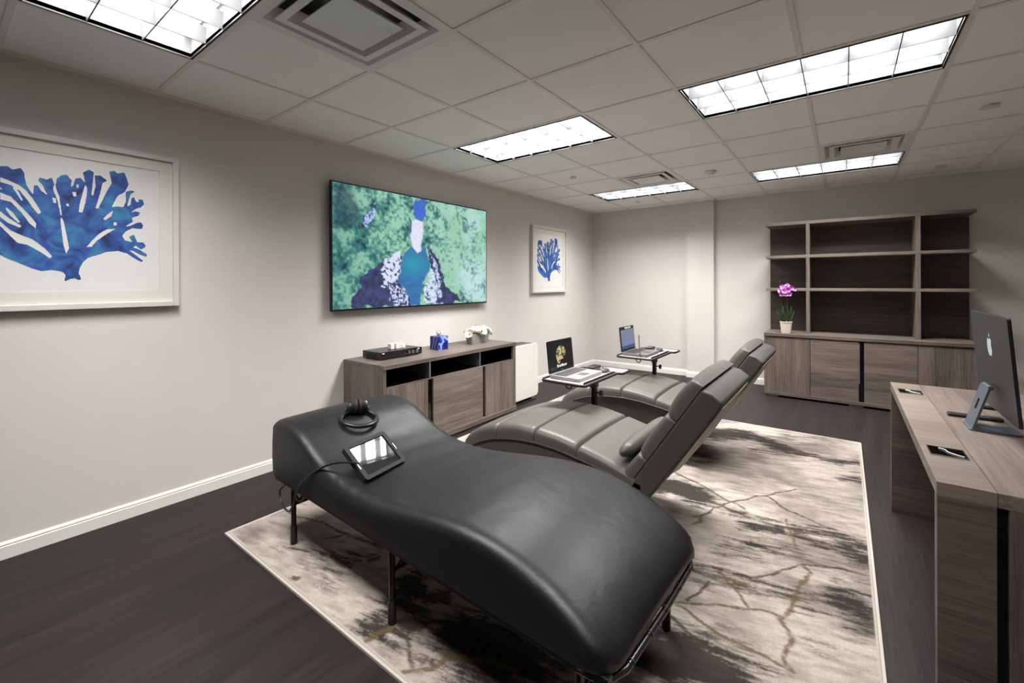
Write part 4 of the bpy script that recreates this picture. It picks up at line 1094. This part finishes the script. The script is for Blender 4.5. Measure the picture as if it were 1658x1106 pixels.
# ================================================================== OVERBED TABLES, LAPTOPS
wlam = plain('white_laminate', srgb(196, 192, 187), 0.4)
def tray_table(dx, dy, label):
    x0, x1, y0, y1, z = 1.632+dx, 1.955+dx, 2.50+dy, 3.00+dy, 0.682
    px, py = 1.875+dx*0.6, 2.795+dy
    r = root('tray_table', (px, py, 0), label, 'tray table', 'overbed tray tables')
    bm = NB(); prism(bm, rrect(x0, x1, y0, y1, 0.025), 'z', z-0.010, z); obj('tray_top', bm, wlam, r)
    bm = NB(); loop = rrect(x0, x1, y0, y1, 0.025, 5); tube(bm, [(p[0], p[1], z-0.005) for p in loop+loop[:1]], 0.010, 8, caps=False); obj('edge_trim', bm, black_pl, r, smooth=True)
    bm = NB(); prism(bm, rrect(x0+0.07, x1+0.035, y1+0.010, y1+0.155, 0.02), 'z', z-0.010, z); wg = obj('side_wing', bm, wlam, r)
    bm = NB(); loop = rrect(x0+0.07, x1+0.035, y1+0.010, y1+0.155, 0.02, 5); tube(bm, [(p[0], p[1], z-0.005) for p in loop+loop[:1]], 0.010, 8, caps=False); obj('edge_trim', bm, black_pl, wg, smooth=True)
    bm = NB(); box(bm, x1-0.022, x1-0.012, y0+0.02, y1-0.02, z, z+0.014); obj('stop_bar', bm, black_pl, r, bevel=0.002)
    bm = NB(); box(bm, x0+0.0, x0+0.012, y0+0.01, y1-0.2, z, z+0.012); obj('stop_bar', bm, black_pl, r, bevel=0.002)
    bm = NB(); box(bm, x0+0.05, x1-0.03, py-0.025, py+0.025, z-0.032, z-0.012); obj('support_arm', bm, black_st, r, bevel=0.002)
    bm = NB(); box(bm, px-0.014, px+0.014, py-0.02, py+0.02, 0.045, z-0.032); obj('post', bm, black_st, r, bevel=0.002)
    bm = NB(); box(bm, px-0.02, px+0.02, py-0.027, py+0.027, z-0.075, z-0.04); obj('collar', bm, black_pl, r, bevel=0.002)
    bm = NB(); cyl(bm, (px+0.014, py-0.0, z-0.11), (px+0.045, py-0.0, z-0.11), 0.005, 8); cyl(bm, (px+0.045, py, z-0.11), (px+0.06, py, z-0.11), 0.02, 16); obj('knob', bm, black_pl, r, smooth=True, autosm=40)
    bm = NB(); tube(bm, [(x0+0.19+0.02*math.cos(a), y0+0.03, z-0.026+0.017*math.sin(a)) for a in np.linspace(0, 2*PI, 17)], 0.004, 8, caps=False); obj('tilt_ring', bm, black_pl, r, smooth=True)
    bm = NB(); box(bm, px-0.26, px+0.26, py-0.022, py+0.022, 0.016, 0.044); box(bm, px-0.29, px-0.2605, py-0.03, py+0.24, 0.016, 0.04); box(bm, px+0.2605, px+0.29, py-0.03, py+0.24, 0.016, 0.04); obj('floor_base', bm, black_st, r, bevel=0.003)
    return z
zt = tray_table(0, 0, 'black edged white tray table standing over the nearer recliner')
tray_table(0.012, 1.20, 'black edged white tray table standing over the farther recliner')

def laptop(x, y, z, w, label, base_col, key_col, kind):
    """hinge line along y at x, keyboard towards +x"""
    d = 0.232
    r = root('laptop', (x+d/2, y+w/2, z), label, 'laptop')
    bm = NB(); prism(bm, rrect(x, x+d, y, y+w, 0.012), 'z', z+0.003, z+0.024); obj('base', bm, [base_col], r, bevel=0.003)
    bm = NB(); prism(bm, rrect(x+0.004, x+d-0.004, y+0.004, y+w-0.004, 0.010), 'z', z+0.0, z+0.0028); obj('underside', bm, black_pl, r)
    bm = NB()
    for i in range(5):
        for j in range(15):
            a = x+0.025+i*0.0195; c_ = y+0.02+j*(w-0.04)/15; box(bm, a, a+0.0165, c_, c_+(w-0.04)/15-0.003, z+0.0242, z+0.0265)
    obj('keyboard', bm, key_col, r)
    bm = NB(); box(bm, x+0.145, x+0.205, y+w*0.36, y+w*0.60, z+0.0241, z+0.0247); obj('touchpad', bm, key_col, r)
    # lid leaning slightly back
    up = Vector((-0.10, 0, 0.995)); nn = Vector((0.995, 0, 0.10)); h = 0.222
    M = Matrix(((0, up.x, nn.x, x+0.004), (1, 0, 0, y), (0, up.z, nn.z, z+0.026), (0, 0, 0, 1)))
    def fin(name, bm, mat, par=r, **k):
        bmesh.ops.transform(bm, matrix=M, verts=bm.verts); return obj(name, bm, mat, par, **k)
    bm = NB(); prism(bm, rrect(0.002, w-0.002, 0, h, 0.008), 'z', -0.009, 0); lid = fin('lid', bm, black_pl, bevel=0.002)
    if kind == 'logo':
        bm = NB(); box(bm, 0.018, w-0.018, 0.022, h-0.014, 0.0003, 0.0008); fin('screen', bm, emis('laptop_screen_dark', (0.004, 0.004, 0.005, 1), 1.0, 0.12), lid)
        # brain emblem
        out = [(0.118, 0.058), (0.112, 0.078), (0.104, 0.098), (0.101, 0.120), (0.107, 0.142), (0.120, 0.160), (0.138, 0.172), (0.160, 0.178), (0.184, 0.177), (0.206, 0.170), (0.224, 0.157), (0.234, 0.140), (0.236, 0.122), (0.230, 0.108), (0.218, 0.100), (0.206, 0.104), (0.198, 0.116), (0.186, 0.122), (0.176, 0.116), (0.186, 0.104), (0.198, 0.088), (0.190, 0.082), (0.172, 0.086), (0.158, 0.078), (0.146, 0.060), (0.132, 0.052)]
        bm = NB(); vs_ = [bm.verts.new((a, b_, 0.0013)) for a, b_ in out]; bmesh.ops.triangulate(bm, faces=[bm.faces.new(vs_)])
        m_, nt_, b_ = newmat('brain_emblem'); tc_ = N(nt_, 'ShaderNodeTexCoord'); wv_ = N(nt_, 'ShaderNodeTexWave'); wv_.inputs['Scale'].default_value = 38; wv_.inputs['Distortion'].default_value = 9
        nt_.links.new(tc_.outputs['Object'], wv_.inputs['Vector']); cr_ = N(nt_, 'ShaderNodeValToRGB'); cr_.color_ramp.elements[0].position = 0.12; cr_.color_ramp.elements[0].color = srgb(70, 55, 35); cr_.color_ramp.elements[1].position = 0.4; cr_.color_ramp.elements[1].color = srgb(206, 196, 140)
        nt_.links.new(wv_.outputs['Fac'], cr_.inputs[0]); nt_.links.new(cr_.outputs[0], b_.inputs['Emission Color']); b_.inputs['Emission Strength'].default_value = 0.75; b_.inputs['Base Color'].default_value = (0, 0, 0, 1)
        fin('emblem', bm, m_, lid)
        textpart('lettering', 'BrainMaster', 0.028, M, (w/2, 0.032, 0.0014), emis('screen_white', (0.85, 0.85, 0.85, 1), 1.0), lid)
        textpart('lettering', 'DELL', 0.010, M, (w/2, 0.008, 0.0006), alu, lid)
    else:
        bm = NB(); box(bm, 0.014, w-0.014, 0.020, h-0.028, 0.0003, 0.0008)
        m_, nt_, b_ = newmat('laptop_screen_blue'); tc_ = N(nt_, 'ShaderNodeTexCoord'); sx_ = N(nt_, 'ShaderNodeSeparateXYZ'); nt_.links.new(tc_.outputs['Generated'], sx_.inputs[0])
        cr_ = N(nt_, 'ShaderNodeValToRGB'); e_ = cr_.color_ramp.elements; e_[0].position = 0.0; e_[0].color = srgb(60, 78, 112); e_[1].position = 0.5; e_[1].color = srgb(112, 118, 142); q_ = e_.new(0.12); q_.color = srgb(44, 62, 100); q_ = e_.new(0.2); q_.color = srgb(104, 122, 160)
        nt_.links.new(sx_.outputs['Z'], cr_.inputs[0]); nt_.links.new(cr_.outputs[0], b_.inputs['Emission Color']); b_.inputs['Emission Strength'].default_value = 0.85; b_.inputs['Base Color'].default_value = (0.01, 0.01, 0.01, 1); b_.inputs['Roughness'].default_value = 0.2
        fin('screen', bm, m_, lid)
        bm = NB(); box(bm, w*0.34, w*0.78, h-0.022, h-0.006, 0.0002, 0.0006); fin('label', bm, white_pl, lid)
    return r

def textpart(name, s, size, M, pos, mat, parent):
    cu = bpy.data.curves.new('t', 'FONT'); cu.body = s; cu.size = size; cu.align_x = 'CENTER'; cu.align_y = 'BOTTOM_BASELINE'; cu.extrude = 0.0001; cu.offset = size*0.012
    o = bpy.data.objects.new('t', cu); C.objects.link(o)
    bpy.context.view_layer.update()
    me = bpy.data.meshes.new_from_object(o.evaluated_get(bpy.context.evaluated_depsgraph_get()))
    bpy.data.objects.remove(o); bpy.data.curves.remove(cu)
    bm = bmesh.new(); bm.from_mesh(me); bpy.data.meshes.remove(me)
    bmesh.ops.transform(bm, matrix=M @ Matrix.Translation(pos), verts=bm.verts)
    return obj(name, bm, mat, parent)

keys_g = plain('keys_grey', srgb(74, 74, 76), 0.5); keys_d = plain('keys_dark', srgb(44, 44, 46), 0.5)
laptop(1.656, 2.555, zt, 0.345, 'open laptop with a black screen showing a gold brain emblem on the nearer tray table', plain('laptop_silver', srgb(150, 148, 146), 0.4, metal=0.3), keys_g, 'logo')
laptop(1.668, 3.755, zt, 0.325, 'open dark laptop with a blue grey screen on the farther tray table', plain('laptop_dark_grey', srgb(92, 92, 92), 0.45), keys_d, 'blue')

def power_brick(dy, who):
    z = zt+0.0005
    r = root('power_brick', (1.77, 3.02+dy, z), 'black laptop power brick lying across the '+who+' tray table', 'power supply', 'laptop power bricks')
    bm = NB(); box(bm, 1.74, 1.80, 2.94+dy, 3.06+dy, z, z+0.032); obj('brick', bm, black_pl, r, bevel=0.006)
    bm = NB(); tube(bm, smooth_path([(1.77, 2.945+dy, z+0.014), (1.74, 2.925+dy, z+0.03), (1.70, 2.93+dy, z+0.02), (1.68, 2.97+dy, z+0.006), (1.72, 3.08+dy, z+0.008), (1.80, 3.09+dy, z+0.008), (1.86, 3.06+dy, z+0.008)]), 0.0035, 6); obj('cord', bm, black_pl, r, smooth=True)
    r = root('computer_mouse', (1.87, 2.965+dy, z), 'dark computer mouse on the '+who+' tray table', 'mouse', 'dark computer mice')
    bm = NB()
    nn, mm = 12, 8; rows = []
    for i in range(nn+1):
        t = i/nn; row = []
        for j in range(mm+1):
            s = (j/mm-0.5)*2
            wx = 0.030*math.sqrt(max(0.02, 1-(2*t-1)**4)); h = 0.034*math.sin(PI*min(0.97, 0.12+0.8*t))**0.6*(1-0.55*s*s)+0.001
            if i in (0, nn) or j in (0, mm): h = 0.001
            row.append(bm.verts.new((1.87+s*wx, 2.915+dy+0.11*t, z+h)))
        rows.append(row)
    for i in range(nn):
        for j in range(mm): bm.faces.new((rows[i][j], rows[i][j+1], rows[i+1][j+1], rows[i+1][j]))
    bm.faces.new([rows[i][0] for i in range(nn+1)]+[rows[nn][j] for j in range(1, mm+1)]+[rows[i][mm] for i in range(nn-1, -1, -1)]+[rows[0][j] for j in range(mm-1, 0, -1)])
    obj('shell', bm, plain('mouse_grey', srgb(70, 70, 70), 0.35), r, smooth=True)
    bm = NB(); cyl(bm, (1.866, 2.94+dy, z+0.030), (1.874, 2.94+dy, z+0.030), 0.006, 12); obj('scroll_wheel', bm, black_pl, r)
power_brick(0, 'nearer'); power_brick(1.20, 'farther')
bm = NB(); tube(bm, [(1.700, 4.090, 0.83), (1.775, 3.905, 0.770), (1.850, 3.720, 0.704)], 0.005, 8)
tag(obj('stylus_rod', bm, black_pl, smooth=True), 'thin black rod leaning against the open lid of the farther laptop', 'rod')
bm = NB(); prism(bm, rrect(1.70, 1.76, 2.905, 2.955, 0.008), 'z', zt+0.0005, zt+0.006); tag(obj('paper_note', bm, white_pl), 'small white card behind the laptop on the nearer tray table', 'card')

# ================================================================== WALL BOOKCASE
def build_bookcase():
    x0, x1, yf, zt_ = 2.508, 4.300, 5.950, 0.740
    r = root('bookcase', ((x0+x1)/2, 6.2, 0), 'large grey oak wall bookcase with open shelves above closed cupboards', 'bookcase')
    bxo('counter', (x0, x1, yf, FY-0.016, zt_-0.037, zt_), wood_xt, r, 0.002)
    bxo('bottom_board', (x0, x1, yf-0.003, FY-0.016, 0.024, 0.056), wood_xt, r, 0.001)
    for a in ((x0, x0+0.028), (x1-0.028, x1)): bxo('side_panel', (a[0], a[1], yf+0.006, FY-0.016, 0.0565, zt_-0.0375), wood_z, r, 0.001)
    for a in (x0+0.02, 3.3, x1-0.14): bxo('foot', (a, a+0.12, yf+0.01, yf+0.10, 0, 0.0235), wood_x, r)
    bxo('cupboard_back', (x0+0.0285, x1-0.0285, 6.4, 6.42, 0.0565, zt_-0.0375), black_mt, r)
    for a, b_, m_ in ((x0+0.030, 2.956, wood_zx), (2.960, 3.384, wood_x), (3.430, 3.845, wood_x), (3.849, x1-0.030, wood_zx)):
        bxo('door', (a, b_, yf+0.008, yf+0.028, 0.058, zt_-0.046), m_, r, 0.001)
    bxo('door_inlay', (3.3845, 3.4295, yf+0.016, yf+0.036, 0.058, zt_-0.046), black_gl, r)
    bm = NB(); box(bm, 3.3855, 3.392, yf+0.008, yf+0.0155, 0.25, zt_-0.06); obj('handle_strip', bm, alu, r)
    yh = 6.130
    bxo('hutch_back', (x0+0.004, x1-0.004, 6.505, 6.525, zt_+0.0005, 2.006), wood_back, r)
    for z0, z1, ov in ((2.007, 2.043, 0.0), (1.617, 1.650, 0.0), (1.230, 1.262, 0.0)):
        bxo('shelf', (x0, x1-0.01, yh, 6.5045, z0, z1), wood_x, r, 0.002)
    for a, b_ in ((2.912, 2.947), (3.850, 3.889)):
        for z0, z1 in ((zt_+0.0005, 1.2295), (1.2625, 1.6165), (1.6505, 2.0065)):
            bxo('upright', (a, b_, yh, 6.5045, z0, z1), wood_zx, r, 0.001)
build_bookcase()

# orchid
def build_orchid():
    cx, cy, z = 2.722, 6.035, 0.7405
    r = root('potted_orchid', (cx, cy, z), 'pink orchid in a white pot on the bookcase counter', 'orchid')
    bm = NB(); lathe(bm, [(0.045, 0), (0.048, 0.01), (0.060, 0.125), (0.064, 0.127), (0.064, 0.135), (0.056, 0.135), (0.053, 0.11)], (cx, cy, z), 28, True); obj('pot', bm, plain('pot_white', srgb(236, 230, 216), 0.35), r, smooth=True, autosm=40)
    bm = NB(); lathe(bm, [(0.053, 0.105), (0.05, 0.118), (0.02, 0.122)], (cx, cy, z), 20, True); obj('bark', bm, plain('bark_brown', srgb(60, 46, 34), 0.9, bump=0.8, bscale=60), r)
    stem_m = plain('stem_brown', srgb(54, 44, 36), 0.6)
    bm = NB(); tube(bm, smooth_path([(cx-0.01, cy, z+0.11), (cx-0.03, cy-0.01, z+0.25), (cx-0.05, cy, z+0.40), (cx-0.062, cy, z+0.61)]), 0.003, 8); obj('stem', bm, stem_m, r, smooth=True)
    bm = NB(); tube(bm, smooth_path([(cx+0.01, cy, z+0.11), (cx+0.018, cy-0.01, z+0.25), (cx+0.012, cy-0.01, z+0.42), (cx+0.006, cy-0.03, z+0.5), (cx+0.0, cy-0.02, z+0.585)]), 0.003, 8); obj('stem', bm, stem_m, r, smooth=True)
    random.seed(5)
    for a, el, L in ((200, 0.75, 0.15), (170, 1.0, 0.19), (215, 1.15, 0.17), (330, 1.0, 0.17), (20, 0.8, 0.14), (350, 1.3, 0.18), (250, 0.6, 0.12), (185, 0.45, 0.12)):
        bm = NB(); an = R(a); ax = (math.cos(an)*math.cos(el), math.sin(an)*math.cos(el)*0.8, math.sin(el)); petal(bm, (cx+0.02*math.cos(an), cy, z+0.12), ax, (-math.sin(an), math.cos(an), 0.0), L*1.15, 0.042, 0.7); obj('leaf', bm, leaf_g, r, smooth=True)
    pk = plain('orchid_pink', srgb(222, 132, 222), 0.5, var=0.1); pl = plain('orchid_pale', srgb(240, 186, 240), 0.5); dkp = plain('orchid_magenta', srgb(150, 30, 130), 0.5)
    k = 0
    for dx, dz, dy in ((-0.055, 0.495, -0.02), (-0.03, 0.535, -0.03), (-0.01, 0.49, -0.05), (0.02, 0.55, -0.03), (0.03, 0.505, -0.055), (0.055, 0.53, -0.03), (0.0, 0.46, -0.04), (0.035, 0.46, -0.04), (-0.04, 0.46, -0.035), (0.09, 0.51, -0.02), (0.01, 0.52, -0.04)):
        c_ = Vector((cx+dx, cy+dy, z+dz)); f = Vector((random.uniform(-0.3, 0.3), -1, random.uniform(-0.25, 0.2))).normalized()
        s = f.orthogonal().normalized(); bm = NB()
        rad = 0.034 if dx < 0.08 else 0.022
        for q in range(5):
            o = Matrix.Rotation(R(72*q+random.random()*14), 3, f) @ s; ax = (o*0.94+f*0.3).normalized()
            petal(bm, c_, ax, f.cross(o), rad, rad*0.95, 0.35, 4, 4)
        fl = obj('flower', bm, pk if k % 3 else pl, r, smooth=True); k += 1
        bm = NB(); petal(bm, c_+f*0.004, (f+Vector((0, 0, -0.8))).normalized(), f.cross(Vector((0, 0, 1))), 0.014, 0.012, 0.5, 3, 3); obj('lip', bm, dkp, fl, smooth=True)
build_orchid()

# ================================================================== DESK
ZD = 0.745
def build_desk():
    x0, x1, y0, y1 = 3.477, 4.32, 1.790, 3.412
    r = root('desk', ((x0+x1)/2, (y0+y1)/2, 0), 'wide grey oak desk carrying a slim computer at the right edge', 'desk')
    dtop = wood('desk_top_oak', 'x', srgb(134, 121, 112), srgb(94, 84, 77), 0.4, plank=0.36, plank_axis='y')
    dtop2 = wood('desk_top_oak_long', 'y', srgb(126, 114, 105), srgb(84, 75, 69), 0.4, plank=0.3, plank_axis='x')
    bxo('top', (x0, 3.6005, y0, y1, ZD-0.042, ZD), dtop, r, 0.0015)
    bxo('top', (3.6015, x1, y0, y1, ZD-0.042, ZD), dtop2, r, 0.0015)
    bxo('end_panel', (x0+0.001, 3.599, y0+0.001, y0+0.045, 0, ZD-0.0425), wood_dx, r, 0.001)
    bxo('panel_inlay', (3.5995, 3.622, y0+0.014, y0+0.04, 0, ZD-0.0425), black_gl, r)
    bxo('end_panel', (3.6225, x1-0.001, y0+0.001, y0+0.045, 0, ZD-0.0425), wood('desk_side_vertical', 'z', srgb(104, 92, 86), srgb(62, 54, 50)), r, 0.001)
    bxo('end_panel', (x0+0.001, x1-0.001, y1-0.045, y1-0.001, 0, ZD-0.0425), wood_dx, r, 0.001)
    bxo('modesty_panel', (3.78, 3.80, y0+0.0455, y1-0.0455, 0.02, ZD-0.0425), wood_dx, r, 0.001)
    for yy in (2.108, 3.155):
        bm = NB(); box(bm, 3.497, 3.586, yy-0.048, yy+0.048, ZD+0.0003, ZD+0.003); g = obj('cable_port', bm, black_gl, r, bevel=0.001)
        bm = NB()
        for q in ((3.494, 3.589, yy-0.051, yy-0.048), (3.494, 3.589, yy+0.048, yy+0.051), (3.494, 3.497, yy-0.048, yy+0.048), (3.586, 3.589, yy-0.048, yy+0.048)): box(bm, *q, ZD+0.0002, ZD+0.004)
        obj('chrome_rim', bm, steel, g)
        bm = NB(); tube(bm, smooth_path([(3.525, yy+0.032, ZD+0.0045), (3.538, yy+0.018, ZD+0.006), (3.545, yy-0.006, ZD+0.005), (3.563, yy-0.024, ZD+0.005), (3.58, yy-0.032, ZD+0.0045)]), 0.0016, 6); obj('white_cord', bm, white_pl, g, smooth=True)
build_desk()
r = root('side_cabinet', (4.5, 3.95, 0), 'low grey oak cabinet at the right edge behind the computer', 'cabinet')
bxo('top', (4.112, 4.95, 3.50, 4.352, 0.705, 0.742), wood_yt, r, 0.001)
bxo('body', (4.118, 4.944, 3.506, 4.346, 0.03, 0.7045), wood_y, r, 0.001)
bxo('plinth', (4.15, 4.90, 3.54, 4.30, 0, 0.0295), black_mt, r)

# all-in-one computer
def build_imac():
    yc = 2.548
    r = root('computer', (3.72, yc, ZD), 'slim dark blue all-in-one computer seen from behind on the desk', 'computer')
    back = plain('blue_grey_back', srgb(38, 40, 43), 0.4, metal=0.2); chin = plain('stand_blue', srgb(88, 98, 110), 0.38, metal=0.4)
    up = Vector((-0.075, 0, 0.997)); nn = Vector((-0.997, 0, -0.075))
    # local: X=along y, Y=up, Z=towards viewer's side (-x)
    org = Vector((3.742, yc, ZD+0.075))
    M = Matrix(((0, up.x, nn.x, org.x), (1, 0, 0, org.y), (0, up.z, nn.z, org.z), (0, 0, 0, 1)))
    def fin(name, bm, mat, par=r, **k):
        bmesh.ops.transform(bm, matrix=M, verts=bm.verts); return obj(name, bm, mat, par, **k)
    w, h = 0.555, 0.385
    bm = NB(); prism(bm, rrect(-w/2, w/2, 0, h, 0.010), 'z', -0.011, 0.0); fin('display_body', bm, back, bevel=0.0015)
    bm = NB(); box(bm, -w/2+0.01, w/2-0.01, 0.06, h-0.01, -0.0118, -0.0112); fin('screen', bm, black_gl)
    # emblem: bitten apple with leaf
    pts = []
    prof = [(0, 0.028), (0.010, 0.034), (0.022, 0.033), (0.031, 0.026), (0.028, 0.019), (0.0245, 0.008), (0.027, -0.004), (0.034, -0.011), (0.028, -0.024), (0.019, -0.035), (0.009, -0.036), (0, -0.033),
            (-0.009, -0.036), (-0.019, -0.034), (-0.029, -0.020), (-0.034, -0.003), (-0.033, 0.014), (-0.026, 0.028), (-0.014, 0.034), (-0.006, 0.031)]
    bm = NB(); f = bm.faces.new([bm.verts.new((-a, 0.255+b_, 0.0006)) for a, b_ in prof]); bmesh.ops.triangulate(bm, faces=[f])
    bm.faces.new([bm.verts.new((-a, 0.255+b_, 0.0006)) for a, b_ in ((0.0, 0.038), (0.002, 0.047), (0.009, 0.054), (0.014, 0.055), (0.013, 0.047), (0.008, 0.040))])
    fin('emblem', bm, plain('emblem_silver', srgb(205, 212, 226), 0.3))
    # stand: foot plate and leaning neck
    bm = NB(); prism(bm, rrect(3.655, 3.800, yc-0.066, yc+0.066, 0.012), 'z', ZD+0.0003, ZD+0.006); obj('stand_foot', bm, chin, r, bevel=0.001)
    bm = NB(); a0, a1 = Vector((3.662, 0, ZD+0.006)), Vector((3.708, 0, ZD+0.172)); q = Vector((0.007, 0, -0.002))
    # neck with a slot
    hw_ = 0.064
    def quadbox(s0, s1, ya, yb):
        A, B = a0.lerp(a1, s0), a0.lerp(a1, s1)
        v = [bm.verts.new((p.x, yy, p.z)) for p in (A, A+q, B+q, B) for yy in (ya, yb)]
        for f in ((0, 2, 3, 1), (2, 4, 5, 3), (4, 6, 7, 5), (6, 0, 1, 7), (0, 6, 4, 2), (1, 3, 5, 7)): bm.faces.new([v[i] for i in f])
    quadbox(0, 0.42, yc-hw_, yc+hw_); quadbox(0.68, 1, yc-hw_, yc+hw_); quadbox(0.42, 0.68, yc-hw_, yc-0.014); quadbox(0.42, 0.68, yc+0.014, yc+hw_)
    obj('stand_neck', bm, chin, r)
    bm = NB(); cyl(bm, (3.716, yc-0.05, ZD+0.170), (3.716, yc+0.05, ZD+0.170), 0.0085, 14); obj('hinge', bm, chin, r, smooth=True, autosm=40)
build_imac()
bm = NB(); prism(bm, rrect(3.622, 3.790, 2.690, 2.728, 0.008), 'z', ZD+0.0005, ZD+0.014)
tag(obj('remote_bar', bm, plain('dark_bar', srgb(36, 30, 29), 0.4, var=0.3), bevel=0.003), 'slim black bar lying on the desk behind the computer stand', 'remote')
bm = NB(); prism(bm, rrect(3.76, 3.84, 2.93, 2.97, 0.006), 'z', ZD+0.0005, ZD+0.012)
tag(obj('black_box', bm, black_pl, bevel=0.002), 'short black object on the desk seen under the computer screen', 'box')
